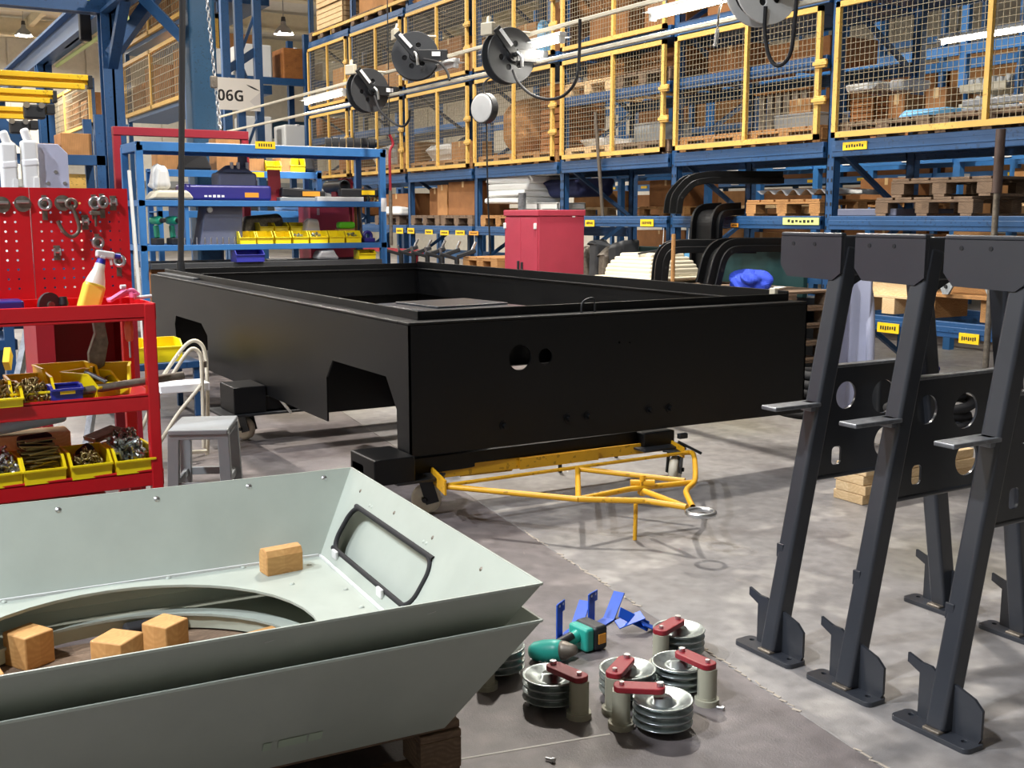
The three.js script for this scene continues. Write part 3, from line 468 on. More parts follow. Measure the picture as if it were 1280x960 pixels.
function caster(parent, x, y, z, ry, wheelMat) {
  const c = new THREE.Group(); c.name = 'caster'; c.position.set(x, y, z); c.rotation.y = ry; parent.add(c);
  mk('wheel', place(lathe([[0.02, -0.028], [0.06, -0.028], [0.075, -0.018], [0.078, 0], [0.075, 0.018], [0.06, 0.028], [0.02, 0.028]], 32), 0, 0.078, 0, 0, 0, H), wheelMat, c);
  mk('fork', [rbox(0.006, 0.14, 0.07, 0.002, 0.038, 0.13, 0.02, -0.3), rbox(0.006, 0.14, 0.07, 0.002, -0.038, 0.13, 0.02, -0.3), rbox(0.11, 0.012, 0.12, 0.003, 0, 0.195, 0.03), rod([-0.05, 0.078, 0], [0.05, 0.078, 0], 0.012)], M.darkTool, c);
}
{
  const d = thing('transport_dolly', 'black box-beam dolly on cream casters carrying the front of the chassis frame', 'dolly');
  mk('beam', [span(2.08, 3.97, 0.205, 0.293, -5.08, -4.93, 0.006)], M.black, d);
  mk('end_block', span(2.08, 2.3, 0.205, 0.335, -5.1, -4.8, 0.008), M.black, d); mk('end_block', span(3.75, 3.97, 0.19, 0.29, -5.1, -4.86, 0.008), M.black, d);
  mk('mount_plate', [span(2.2, 2.46, 0.195, 0.21, -5.06, -4.8, 0.003), span(3.7, 4.0, 0.2, 0.212, -5.06, -4.78, 0.003)], M.darkTool, d);
  caster(d, 2.42, 0, -4.93, 0.9, M.cream); caster(d, 3.93, 0.0, -4.8, -0.9, M.cream);
  mk('lever', [rod([3.93, 0.24, -4.78], [4.05, 0.17, -4.72], 0.008), rbox(0.06, 0.03, 0.03, 0.006, 3.96, 0.27, -4.78)], M.darkTool, d);
  const e = thing('transport_dolly', 'black dolly block on casters under the far left side of the chassis frame', 'dolly');
  mk('beam', span(2.16, 4.9, 0.215, 0.31, -7.35, -7.1, 0.006), M.black, e); mk('end_block', span(2.08, 2.3, 0.205, 0.385, -7.4, -7.08, 0.008), M.black, e);
  mk('mount_plate', span(2.0, 2.6, 0.192, 0.206, -7.45, -7.05, 0.003), M.darkTool, e); caster(e, 2.2, 0, -7.25, 0.5, M.cream); caster(e, 4.7, 0, -7.25, 0.5, M.cream); mk('stay', bar([2.34, 0.36, -7.1], [2.44, 0.2, -7.0], 0.02, 0.01), M.steel, e);
}
{ // yellow tow frame
  const t = thing('tow_frame', 'yellow welded tow frame with a ring at its tip, half under the black chassis', 'tow frame');
  const r = 0.014, y = 0.2, T0 = (a, b, n = 'tube', rr_ = r, m = M.tow) => mk(n, rod(a, b, rr_, 12), m, t);
  const A = [2.391,0.2,-4.666], B = [2.811,0.2,-4.131], C = [2.925,0.2,-4.08], D = [3.062,0.2,-3.948], E = [3.151,0.2,-3.764], F = [3.141,0.2,-4.165], G = [3.477,0.2,-4.116], I = [3.158,0.2,-4.65], K = [3.468,0.2,-4.16];
  T0(A, B); T0(B, D); T0(D, E); T0(B, F); T0(F, G); T0([3.166,0.2,-4.096], E); T0(I, B); T0(I, K);
  mk('corner_plate', bar([2.464,0.2,-4.978], [2.379,0.2,-4.636], 0.012, 0.075, 0.002), M.tow, t);
  mk('angle_bar', [bar([2.451,0.2,-4.944], [3.958,0.2,-4.884], 0.008, 0.06, 0.002), bar([2.517,0.165,-5.077], [4.065,0.165,-5.015], 0.05, 0.008, 0.002)], M.tow, t);
  mk('angle_bar', [bar([2.419,0.2,-4.687], [3.886,0.2,-4.674], 0.03, 0.012, 0.002)], M.tow, t);
  mk('end_plate', bar([3.958,0.2,-4.884], [3.886,0.2,-4.674], 0.01, 0.06, 0.002), M.tow, t);
  mk('hook_bar', tube([[3.886,0.2,-4.674], [3.915,0.2,-4.633], [3.696,0.2,-4.352], [3.498,0.2,-4.123], [3.35,0.2,-4.005], [3.252,0.2,-3.869], [3.176,0.2,-3.749]], r, 50), M.tow, t);
  mk('tow_ring', place(new THREE.TorusGeometry(0.06, 0.012, 12, 36), ...[3.144,0.2,-3.657], H), M.steel, t);
  const f = [3.207,0.2,-4.163]; mk('pivot_joint', [rod([f[0] - 0.05, f[1] + 0.02, f[2] - 0.03], [f[0] + 0.05, f[1] + 0.02, f[2] + 0.03], 0.018), rod([f[0], f[1] - 0.04, f[2]], [f[0], f[1] + 0.06, f[2]], 0.015), rbox(0.04, 0.07, 0.03, 0.004, f[0], f[1], f[2])], M.tow, t);
  const s = [3.059,0.2,-4.018]; T0([s[0], 0.2, s[2]], [s[0] - 0.01, 0.0, s[2] + 0.01], 'prop_leg', 0.01);
  mk('tray_wall', [bar([2.678,0.16,-5.049], [2.982,0.16,-5.022], 0.005, 0.05), bar([2.958,0.2,-4.9], [3.453,0.2,-4.883], 0.005, 0.06)], M.tow, t);
  for (const [q, n] of [[[3.507,0,-5.349], 1], [[4.026,0,-5.5], 2]]) mk('support_leg', rod([q[0], 0, q[2]], [q[0], 0.2, q[2]], 0.012), M.darkTool, t);
}
{ // red cabinet
  const t = thing('tool_cabinet', 'tall red two-door tool cabinet standing between the black frame and the rack', 'cabinet');
  mk('body', [span(5.83, 6.37, 0.06, 1.5, -9.95, -9.3, 0.008)], M.cabinet, t); mk('top_cap', span(5.81, 6.38, 1.5, 1.56, -9.96, -9.29, 0.008), M.cabinet, t); mk('plinth', span(5.86, 6.35, 0, 0.07, -9.92, -9.33), M.rubber, t);
  for (const [z0, z1] of [[-9.94, -9.63], [-9.62, -9.31]]) { const d = mk('door', span(5.815, 5.832, 0.1, 1.48, z0, z1, 0.004), M.cabinet, t); if (z0 < -9.7) mk('handle', rbox(0.02, 0.1, 0.03, 0.004, 5.81, 1.0, -9.66), M.darkTool, d); else mk('handle', rbox(0.02, 0.08, 0.03, 0.004, 5.81, 1.0, -9.59), M.darkTool, d); }
  for (const z of [-9.93, -9.34]) mk('hinge', rbox(0.03, 0.06, 0.04, 0.008, 5.815, 1.4, z), M.white, t);
  mk('sticker', box(0.035, 0.025, 0.003, 6.24, 1.5, -9.299), M.paper, t);
}
{ // charcoal A-frames
  const Z = [-2.67, -2.33, -1.98], names = ['farthest of the three charcoal steel A-stands, its foot furthest left', 'middle one of the three charcoal steel A-stands', 'nearest of the three charcoal steel A-stands, cut by the right edge'];
  Z.forEach((z, i) => {
    const t = thing('support_stand', names[i], 'stand', [0, 0, z]);
    const lx = y => 2.632 + 0.2 * y;
    mk('front_leg', bar([lx(0.012), 0.012, 0], [lx(1.4), 1.4, 0], 0.068, 0.066, 0.013), M.char, t);
    mk('rear_leg', bar([3.53, 0.012, 0], [3.26, 1.4, 0], 0.075, 0.068, 0.013), M.char, t);
    const tp = mk('head_plate', [plateZY([[-0.25, 1.33], [-0.215, 1.29], [-0.005, 1.285], [0.03, 1.31], [0.03, 1.43], [-0.25, 1.43]], 0.012, 2.85), bar([2.862, 1.437, -0.25], [2.862, 1.437, 0.03], 0.026, 0.014, 0.005)], M.char, t);
    for (const zz of [-0.19, -0.09]) mk('bolt_hole', rod([2.848, 1.405, zz], [2.852, 1.405, zz], 0.007), M.rubber, tp);
    mk('top_beam', [span(2.862, 3.32, 1.3, 1.435, -0.03, 0.03, 0.008)], M.char, t);
    mk('gusset', plate([[2.86, 1.3], [3.0, 1.3], [2.93, 1.27], [2.885, 1.2], [2.87, 1.12]], 0.01).translate(0, 0, 0.012), M.char, t);
    const hp = mk('perforated_plate', plate([[2.76, 0.61], [3.41, 0.61], [3.34, 0.985], [2.83, 0.985]], 0.008, [{ x: 2.93, y: 0.885, r: 0.048 }, { x: 3.12, y: 0.865, r: 0.06 }, { x: 3.14, y: 0.70, r: 0.056 }, rrect(0.045, 0.065, 0.015, 2.895, 0.675)]), M.char, t);
    mk('edge_flange', [rbox(0.5, 0.01, 0.04, 0.003, 3.085, 0.99, 0.0)], M.alu, hp);
    mk('edge_tube', rod([2.78, 0.605, 0.0], [3.41, 0.605, 0], 0.011), M.char, hp);
    mk('step_tab', [rbox(0.21, 0.014, 0.07, 0.004, 2.68, 0.868, 0.0), rbox(0.04, 0.03, 0.05, 0.004, 2.765, 0.86, 0)], M.alu, t);
    mk('clip', rbox(0.01, 0.05, 0.03, 0.003, lx(0.36) - 0.03, 0.36, -0.02), M.char, t);
    const foot = (fx, s, lab) => {
      const f = new THREE.Group(); f.name = 'foot'; t.add(f);
      mk('base_plate', plate(rrect(0.085, 0.27, 0.02), 0.014, [{ x: 0.012, y: 0.1, r: 0.01 }, { x: 0.0, y: -0.095, r: 0.01 }], 0.001).rotateX(-H).translate(fx, 0.001, -0.005), M.char, f);
      mk('fin_plate', plateZY([[-0.09, 0.014], [0.12, 0.014], [0.128, 0.03], [0.128, 0.115], [0.1, 0.14], [0.035, 0.16], [-0.02, 0.165], [-0.05, 0.185], [-0.085, 0.185], [-0.135, 0.2], [-0.135, 0.172], [-0.09, 0.152]], 0.01, fx + 0.02 * s), M.char, f);
      mk('weld', [rbox(0.03, 0.012, 0.06, 0.005, fx - 0.02 * s, 0.018, 0)], M.dull, f);
    };
    foot(2.625, 1); foot(3.5, 1);
  });
}

// ---------------------------------------------------------------- grey hoppers in the foreground
{
  const RY = -0.06, C = [0.59, 0, -3.07];
  const p = pallet('dark brown wooden pallet carrying the two grey hoppers', C, RY, M.old, 1.52, 1.06); p.scale.y = 1.05; p.position.z = -3.06;
  const slope = (topHalf, botHalf, h, off, holes = []) => plate([[-botHalf, 0], [botHalf, 0], [topHalf, h], [-topHalf, h]], 0.004, holes).rotateX(-Math.asin(off / h));
  const W = 0.9, D = 0.735, w = 0.7, d = 0.565, hN = Math.hypot(0.32, 0.17), hE = Math.hypot(0.32, 0.2);
  const hop = (label, y, top) => {
    const t = thing('hopper', label, 'hopper', [C[0], y, C[2]], RY);
    const win = [rrect(0.72, 0.165, 0.06, -0.175, 0.19, 12)];
    const far = mk('long_wall', slope(W, w, hN, 0.17).translate(0, 0, -d), M.hopper, t), near = mk('long_wall', slope(W, w, hN, 0.17).translate(0, 0, -d).rotateY(PI), M.hopper, t);
    const end = mk('end_wall', slope(D, d, hE, 0.2, top ? win : []).translate(0, 0, -w).rotateY(-H), M.hopper, t);
    mk('end_wall', slope(D, d, hE, 0.2).translate(0, 0, -w).rotateY(H), M.hopper, t);
    const onEnd = (z, s, lift = 0) => [w + 0.2 * s / hE - lift * 0.85, 0.32 * s / hE + lift * 0.53, z];   // point on the inner face of the right end wall
    if (top) mk('window_gasket', tube(rrect(0.72, 0.165, 0.06, -0.175, 0.19, 12).map(q => onEnd(q[0], q[1], 0.004)), 0.009, 160, true, 8), M.rubber, end);
    if (top) {
      for (const [x, yy] of [[-0.42, 0.29], [-0.116, 0.29], [0.197, 0.29], [0.514, 0.297], [0.79, 0.297]]) {
        const z = -(d + 0.17 * yy / 0.32) + 0.004; mk('rivet', place(lathe([[0, 0.005], [0.005, 0.004], [0.010, 0.001], [0.010, 0]], 14), x, yy, z, H - 0.488), M.steel, far);
      }
      for (const z of [-0.55, -0.22, 0.1, 0.44]) mk('rivet', place(lathe([[0, 0.005], [0.005, 0.004], [0.008, 0.001], [0.008, 0]], 14), ...onEnd(z, 0.325, 0.002), 0, 0, 1.0), M.dull, end);
      for (const z of [-0.42, 0.06]) mk('rivet', [0, 1].map(k => place(lathe([[0, 0.004], [0.006, 0.003], [0.007, 0]], 12), ...onEnd(z + k * 0.022, 0.3, 0.002), 0, 0, 1.0)), M.hopper, end);
      for (const z of [-0.46, -0.02]) mk('clip', rbox(0.012, 0.03, 0.045, 0.004, ...onEnd(z, 0.095, 0.012)), M.white, end);
      for (const x of [-0.8, 0.2, 0.6]) mk('scuff', rbox(0.022, 0.0012, 0.001, 0.0005, x, 0.29, d + 0.154 + 0.0045, 0.488, 0, 0.2), M.white, near);
    } else {
      const onNear = (x, s) => [x, 0.32 * s / hN - 0.001, d + 0.17 * s / hN + 0.0022];
      for (const [x, ww] of [[0.2, 0.02], [0.262, 0.07], [0.32, 0.035]]) mk('tape_mark', rbox(ww, 0.028, 0.001, 0.0004, ...onNear(x + 0.015, 0.09), 0.488), std({ color: 0xa4b4a0, roughness: 0.6 }), near);
    }
    mk('rim_edge', [bar([-W, 0.32, -D], [W, 0.32, -D], 0.006, 0.006), bar([-W, 0.32, D], [W, 0.32, D], 0.006, 0.006), bar([W, 0.32, -D], [W, 0.32, D], 0.006, 0.006), bar([-W, 0.32, -D], [-W, 0.32, D], 0.006, 0.006)], M.hopper, t);
    const dk = mk('deck', plate([[-0.726, -0.588], [0.726, -0.588], [0.726, 0.588], [-0.726, 0.588]], 0.004, [{ x: 0, y: 0, r: 0.525 }]).rotateX(-H).translate(0, 0.045, 0), M.hopper, t);
    const ring = []; for (let i = 0; i < 80; i++) ring.push([0.575 * Math.cos(i * PI / 40), 0.575 * Math.sin(i * PI / 40)]);
    mk('ring_flange', plate(ring, 0.008, [{ x: 0, y: 0, r: 0.52 }]).rotateX(-H).translate(0, 0.049, 0), M.hopper, t);
    if (!top) mk('ring_wall', new THREE.CylinderGeometry(0.53, 0.53, 0.043, 80, 1, true).translate(0, 0.026, 0), std({ color: 0xaeb4a4, roughness: 0.42, side: THREE.DoubleSide }), t);
    else {
      for (const [x, z] of [[-0.3, -0.575], [0.2, -0.578], [0.45, -0.575], [0.66, -0.5], [0.69, -0.2], [0.68, -0.02], [0.55, -0.33]]) mk('rivet', place(lathe([[0, 0.005], [0.006, 0.004], [0.009, 0]], 12), x, 0.05, z), M.hopper, dk);
      mk('seam_bead', [bar([-0.7, 0.053, -0.586], [0.72, 0.053, -0.586], 0.008, 0.008), bar([0.724, 0.053, -0.58], [0.724, 0.053, 0.58], 0.008, 0.008)], M.white, t);
    }
    return t;
  };
  hop('lower grey-green sheet-metal hopper, its sloping side bearing a faint tape mark', 0.157, false);
  hop('upper grey-green sheet-metal hopper with a rubber-edged window and wood blocks inside', 0.255, true);
  // wood blocks: on the pallet inside the ring, one on the upper deck
  const blk = (label, pos, ry, w, h, d, rz = 0) => { const t = thing('wood_block', label, 'wood block', pos, ry); mk('block', rbox(w, h, d, 0.006, 0, h / 2, 0, 0, 0, rz), M.block, t); return t; };
  const py = 0.153;
  blk('brown wood cube at the left, standing apart inside the ring', [0.37, py, -3.5], 0.5, 0.1, 0.105, 0.11);
  blk('pale wood cube left of its touching neighbour, in the middle of the ring', [0.59, py, -3.30], 0.75, 0.11, 0.11, 0.11);
  blk('pale wood cube right of its touching neighbour, dark end grain towards us', [0.745, py, -3.36], 0.6, 0.1, 0.11, 0.1);
  blk('flat wood block at the right rim of the ring opening', [1.0, py, -3.22], 0.2, 0.14, 0.06, 0.09);
  blk('flat wood board lying low, right of the cut-off left block', [0.42, py, -3.24], 0.35, 0.16, 0.05, 0.07);
  blk('wood block cut off by the left edge of the picture', [0.21, py, -3.27], 0.1, 0.12, 0.09, 0.1);
  one('foam_piece', rbox(0.05, 0.05, 0.05, 0.015, 0.665, py + 0.025, -3.22, 0.2, 0.4, 0.1), M.white, 'small white foam lump between the two middle wood cubes', 'foam');
  for (const [x, l] of [[0.66, 'left'], [0.77, 'right']]) one('rubber_pad', rbox(0.09, 0.05, 0.06, 0.015, x + 0.04, py + 0.025, -3.545), M.rubber, l + ' black rubber pad behind the middle wood cubes', 'pad');
  { const t = thing('wood_block', 'wood block with a rounded top on the pale upper deck corner', 'wood block', [1.175, 0.304, -3.52], 0.08); mk('block', plate([[-0.03, 0], [0.03, 0], [0.032, 0.06], [0.022, 0.078], [0, 0.084], [-0.022, 0.078], [-0.032, 0.06]], 0.125, [], 0.003).rotateY(H).translate(-0.062, 0.003, 0), M.block, t); }
  // things on the pallet boards: dusty ply sheet
  const ply = thing('plywood_sheet', 'dusty brown plywood sheet on the pallet, seen through the ring opening', 'plywood'); mk('sheet', rbox(1.05, 0.002, 1.0, 0.0005, 0.59, 0.1535, -3.07, 0, RY), M.old, ply);
}
// ---------------------------------------------------------------- pulleys, wrench and brackets on the floor
{
  const prof = []; const n = 3, hh = 0.068;
  prof.push([0.02, 0.0], [0.02, 0.004]);
  for (let i = 0; i < n; i++) { const y = i * hh / n; prof.push([0.088, y + 0.001], [0.0895, y + 0.003], [0.088, y + 0.005], [0.07, y + 0.009], [0.07, y + 0.0155], [0.088, y + 0.0205]); }
  prof.push([0.09, hh + 0.002], [0.088, hh + 0.004], [0.08, hh + 0.003], [0.05, hh - 0.01], [0.03, hh - 0.012], [0.028, hh + 0.006], [0, hh + 0.006]);
  const sheave = geo(lathe(prof, 48), false), foot = geo(cyl(0.045, 0.04, 0.02, 0, 0.01, 0)), hex = geo([place(new THREE.CylinderGeometry(0.031, 0.031, 0.098, 6), 0, 0.067, 0)]), nut = geo([place(new THREE.CylinderGeometry(0.039, 0.039, 0.018, 12), 0, 0.009, 0), cyl(0.03, 0.03, 0.006, 0, 0.0205, 0)]);
  const arm = geo([new THREE.ExtrudeGeometry(shapeOf(rrect(0.145, 0.048, 0.018, 0.052, 0)), { depth: 0.012, bevelEnabled: true, bevelSize: 0.003, bevelThickness: 0.003, bevelSegments: 2 }).rotateX(-H).translate(0, 0.119, 0)]), bolt = geo(place(new THREE.CylinderGeometry(0.008, 0.008, 0.01, 6), 0, 0.138, 0)), boltB = geo(place(new THREE.CylinderGeometry(0.011, 0.011, 0.012, 6), 0.112, 0.139, 0));
  for (const [x, z, dx, dz, l] of [
    [1.855, -2.49, 0.8, 0.6, 'four-groove pulley assembly nearest the camera, its long red arm pointing right'], [1.785, -2.61, -0.2, -0.98, 'four-groove pulley assembly at the left of the cluster, red arm pointing back'],
    [1.895, -2.58, 0.8, -0.55, 'four-groove pulley assembly in the middle of the cluster, right below the power tool'], [2.18, -2.485, -0.1, -1, 'four-groove pulley assembly at the right edge of the cluster'],
    [2.235, -2.785, 0.9, -0.35, 'four-groove pulley assembly at the back of the cluster beside the blue brackets'], [1.645, -2.935, 0.75, -0.66, 'four-groove pulley assembly standing alone behind the corner of the hoppers']]) {
    const t = thing('pulley_assembly', l, 'pulley', [x, 0, z], Math.atan2(-dz, dx));
    mk('sheave', sheave, M.galv, t).position.set(0.121, 0.026, 0); mk('hub_foot', foot, M.rubber, t).position.set(0.121, 0.006, 0);
    mk('hex_post', hex, M.post, t); mk('foot_nut', nut, M.post, t); mk('arm', arm, M.maroon, t, 'dark red arm'); mk('bolt', bolt, M.steel, t); mk('bolt', boltB, M.steel, t);
  }
  // cordless impact tool lying on its side
  const w = thing('power_tool', 'teal cordless power tool lying on the floor behind the pulleys', 'power tool', [1.935, 0, -2.985], 0.12);
  mk('motor_housing', place(lathe([[0, -0.075], [0.02, -0.072], [0.032, -0.055], [0.038, -0.02], [0.038, 0.02], [0.034, 0.045], [0.02, 0.05], [0, 0.052]], 28), 0, 0.04, -0.02, 1.35, 0, -0.5), M.tealTool, w);
  mk('nose', place(lathe([[0, 0.1], [0.014, 0.098], [0.02, 0.085], [0.031, 0.06], [0.034, 0.04], [0, 0.04]], 24), 0, 0.04, -0.02, 1.35, 0, -0.5), M.dull, w);
  mk('grip', tube([[0.01, 0.04, -0.03], [0.07, 0.045, -0.035], [0.125, 0.05, -0.04], [0.15, 0.055, -0.045]], 0.022, 24, false, 14), M.tealTool, w);
  mk('grip_pad', tube([[0.03, 0.05, -0.028], [0.07, 0.055, -0.03], [0.11, 0.06, -0.035]], 0.017, 14, false, 10), M.darkTool, w);
  mk('trigger', rbox(0.03, 0.02, 0.02, 0.006, 0.05, 0.04, -0.008), M.darkTool, w);
  mk('foot_housing', rbox(0.04, 0.085, 0.1, 0.012, 0.16, 0.046, -0.04), M.tealTool, w);
  const bt = mk('battery', rbox(0.06, 0.088, 0.115, 0.014, 0.205, 0.046, -0.04), M.darkTool, w); mk('sticker', rbox(0.034, 0.036, 0.003, 0.001, 0.205, 0.046, 0.019), M.stickerOrange, bt);
  const L = (label, x, z, ry, lean) => {
    const t = thing('steel_bracket', label, 'bracket', [x, 0, z], ry);
    mk('bracket', [rbox(0.045, 0.13, 0.006, 0.002, 0, 0.065, 0), rbox(0.06, 0.04, 0.006, 0.002, 0.012, 0.112, 0), rbox(0.13, 0.006, 0.045, 0.002, 0.05, 0.004, 0.02), bar([0.1, 0.005, 0.02], [0.18, 0.085, 0.02], 0.045, 0.006)], M.blueBracket, t);
    mk('hole', [rod([-0.004, 0.12, 0.003], [-0.004, 0.12, 0.0035], 0.005), rod([0.026, 0.12, 0.003], [0.026, 0.12, 0.0035], 0.005)], M.paper, t);
  };
  L('bright blue bent steel bracket standing upright left of the others', 2.08, -3.17, 0.55);
  L('bright blue bent steel bracket upright just behind the tool battery', 2.24, -3.2, 0.45);
  { const t = thing('steel_bracket', 'bright blue bracket lying on its side at the right of the blue brackets', 'bracket', [2.345, 0, -3.08], -0.2); t.scale.setScalar(0.8);
    mk('bracket', [rbox(0.16, 0.05, 0.006, 0.002, 0, 0.06, 0, -0.6, 0.2, -0.5), rbox(0.13, 0.006, 0.06, 0.002, -0.02, 0.06, 0.0, 0.3, 0, 0.3), rbox(0.1, 0.006, 0.05, 0.002, 0.07, 0.025, 0.02, 0.2, 0, -0.5)], M.blueBracket, t); }
  const bl = (x, z, ry, l, h = 0.05) => { const t = thing('bolt', l, 'bolt', [x, 0, z], ry, 'loose bolts on the floor by the power tool'); mk('shank', rod([0, 0.006, 0], [h, 0.006, 0], 0.004, 8), M.steel, t); mk('head', place(new THREE.CylinderGeometry(0.0075, 0.0075, 0.007, 6), 0, 0.0075, 0, 0, 0, H), M.steel, t); };
  for (let i = 0; i < 8; i++) bl(1.87 + rr(0, 0.09), -3.03 + rr(-0.04, 0.04), rr(0, 6), 'small loose shiny bolt in the scatter left of the power tool', 0.035);
  bl(1.79, -2.98, 1, 'loose shiny bolt right of the lone pulley', 0.03); bl(1.69, -2.75, 0.4, 'single shiny bolt lying alone below the lone pulley', 0.03); bl(1.565, -2.41, 2, 'single bolt lying in front of the chalk line', 0.025); bl(2.19, -2.42, 2, 'loose bolt right of the right-hand pulley', 0.02);
}

// ---------------------------------------------------------------- red trolley with pegboard at left
function openBin(name, label, pos, ry, w, h, d, mat, front = 0.45) {   // open-fronted parts bin: x = width, front at +z
  const t = thing(name, label, 'bin', pos, ry), k = 0.004;
  const side = [[-d / 2, 0], [d / 2, 0], [d / 2 + 0.012, h * front], [d / 2 - d * 0.22, h], [-d / 2, h]];
  const mkSide = x => plate(side, k).rotateY(-H).translate(x + k / 2, 0, 0);
  const b = mk('body', [mkSide(-w / 2), mkSide(w / 2), box(w, k, d, 0, k / 2, 0), box(w, h, k, 0, h / 2, -d / 2), box(w, h * front, k, 0, h * front / 2, d / 2 + 0.006, -0.1)], mat, t);
  mk('rim', [rbox(w + 0.012, 0.01, 0.012, 0.003, 0, h * front, d / 2 + 0.014), rbox(w + 0.01, 0.008, 0.01, 0.002, 0, h, -d / 2), bar([-w / 2, h, -d / 2], [-w / 2, h, d * 0.28], 0.01, 0.006), bar([w / 2, h, -d / 2], [w / 2, h, d * 0.28], 0.01, 0.006), bar([-w / 2, h, d * 0.28], [-w / 2, h * front, d / 2 + 0.012], 0.01, 0.006), bar([w / 2, h, d * 0.28], [w / 2, h * front, d / 2 + 0.012], 0.01, 0.006)], mat, t);
  return t;
}
function heap(name, label, cat, pos, ry, w, h, d, n, kind, mats) {   // a heap nobody could count
  const gs = [];
  for (let i = 0; i < n; i++) {
    const x = rr(-w / 2, w / 2), z = rr(-d / 2, d / 2), y = rr(0, 1) * h * (1 - Math.pow(Math.abs(2 * x / w), 3) * 0.6);
    if (kind === 'bolt') gs.push(cyl(0.006, 0.006, rr(0.03, 0.06), x, y, z, rr(0, 3), rr(0, 3), rr(0, 3), 8), cyl(0.011, 0.011, 0.008, x, y, z, rr(0, 3), rr(0, 3), rr(0, 3), 6));
    else if (kind === 'strip') gs.push(rbox(w * rr(0.6, 1), 0.005, 0.018, 0.001, x * 0.2, y, z, rr(-0.15, 0.15), rr(-0.35, 0.35), rr(-0.12, 0.12)));
    else gs.push(place(new THREE.TorusGeometry(rr(0.008, 0.016), 0.004, 6, 12), x, y, z, rr(0, 3), rr(0, 3), 0));
  }
  const m = mk(name, gs, mats); m.position.set(...pos); m.rotation.y = ry; m.userData.kind = 'stuff'; return tag(m, label, cat);
}
{
  const X0 = -0.35, X1 = 1.012, ZF = -4.45, ZB = -4.92, t = thing('tool_trolley', 'red steel shelf trolley with perforated back board and yellow bins', 'trolley');
  for (const [x, z] of [[X1 - 0.025, ZF - 0.02], [X1 - 0.025, ZB + 0.02], [X0 + 0.025, ZF - 0.02], [X0 + 0.025, ZB + 0.02]]) {
    mk('post', rbox(0.045, 1.1, 0.045, 0.006, x, 0.61, z), M.red, t); const c = new THREE.Group(); c.name = 'caster'; t.add(c); mk('wheel', place(new THREE.CylinderGeometry(0.05, 0.05, 0.03, 20), x, 0.05, z, 0, 0, H), M.rubber, c); mk('fork', span(x - 0.02, x + 0.02, 0.04, 0.1, z - 0.02, z + 0.02), M.steel, c);
  }
  for (const [y, h, n] of [[1.162, 0.068, 'top_tray'], [0.805, 0.068, 'shelf'], [0.498, 0.068, 'shelf']]) mk(n, [span(X0, X1, y - h, y, ZF, ZF - 0.012, 0.004), span(X0, X1, y - h, y, ZB, ZB + 0.012, 0.004), span(X1 - 0.012, X1, y - h, y, ZF, ZB, 0.004), span(X0, X0 + 0.012, y - h, y, ZF, ZB, 0.004), span(X0, X1, y - h + 0.01 + (n === 'shelf' ? 0.045 : 0), y - h + 0.014 + (n === 'shelf' ? 0.045 : 0), ZF, ZB)], M.red, t);
  const hole = (x, y) => { const o = []; for (let i = 0; i < 8; i++) o.push([x + 0.0048 * Math.cos(i * PI / 4), y + 0.0048 * Math.sin(i * PI / 4)]); return o; };
  for (const [a, b] of [[-0.3, 0.628], [0.632, X1 - 0.002]]) {
    const hs = []; for (let x = a + 0.035; x < b - 0.02; x += 0.038) for (let y = 1.21; y < 1.59; y += 0.038) hs.push(hole(x, y));
    const pb = mk('pegboard', [plate([[a, 1.165], [b, 1.165], [b, 1.612], [a, 1.612]], 0.0015, hs).translate(0, 0, ZB + 0.06), span(a, b, 1.605, 1.613, ZB + 0.035, ZB + 0.06), span(a, a + 0.003, 1.165, 1.61, ZB + 0.035, ZB + 0.06), span(b - 0.003, b, 1.165, 1.61, ZB + 0.035, ZB + 0.06)], M.red, t);
  }
  // fittings hung on the pegboard
  const zp = ZB + 0.064;
  const disc = (q, l) => { const o = thing('clip_holder', l, 'holder', [q[0], q[1], zp]); mk('plate', place(new THREE.CylinderGeometry(0.032, 0.032, 0.006, 24), 0, 0, 0.004, H), M.dull, o); mk('clip', [bar([-0.024, 0.008, 0.012], [0.024, 0.008, 0.012], 0.012, 0.012, 0.003)], M.steel, o); };
  disc([0.525,1.544,-4.86], 'round plate clip at the left edge of the pegboard'); disc([0.602,1.548,-4.86], 'second round plate clip from the left on the pegboard'); disc([0.753,1.552,-4.86], 'round plate clip carrying the lifting hook on the pegboard');
  const ringC = (q, l, ry, long) => { const o = thing('ring_holder', l, 'holder', [q[0], q[1], zp]); mk('ring', place(new THREE.TorusGeometry(0.02, 0.008, 10, 24), 0, 0, 0.02, ry * 0.4, ry, 0), M.steel, o); mk('stem', [rod([0, 0, 0], [0, 0, 0.014], 0.008), rbox(0.02, 0.1, 0.004, 0.001, 0, -0.015, 0.001), ...(long ? [rbox(0.04, 0.018, 0.02, 0.004, 0, -0.04, 0.02), rod([0, -0.04, 0.02], [0, -0.095, 0.02], 0.005)] : [])], M.dull, o); };
  ringC([0.683,1.548,-4.86], 'ring holder between two round clips on the pegboard', 0); ringC([0.874,1.552,-4.86], 'large ring holder with a pin below, upper right of the pegboard', 0.2, true); ringC([0.906,1.556,-4.86], 'ring holder tucked behind the large one with a pin', 0.5);
  ringC([0.878,1.391,-4.86], 'ring holder directly above the spray bottle', 0.2); ringC([0.96,1.314,-4.86], 'tilted ring holder at the right end beside the spray nozzle', -0.5);
  const small = (q, l) => { const o = thing('spring_clip', l, 'clip', [q[0], q[1], zp]); mk('plate', rbox(0.026, 0.06, 0.004, 0.001), M.dull, o); mk('jaw', [rbox(0.006, 0.03, 0.02, 0.002, -0.011, 0.004, 0.012), rbox(0.006, 0.03, 0.02, 0.002, 0.011, 0.004, 0.012), rod([-0.012, 0.005, 0.01], [0.012, 0.005, 0.01], 0.007)], M.steel, o); };
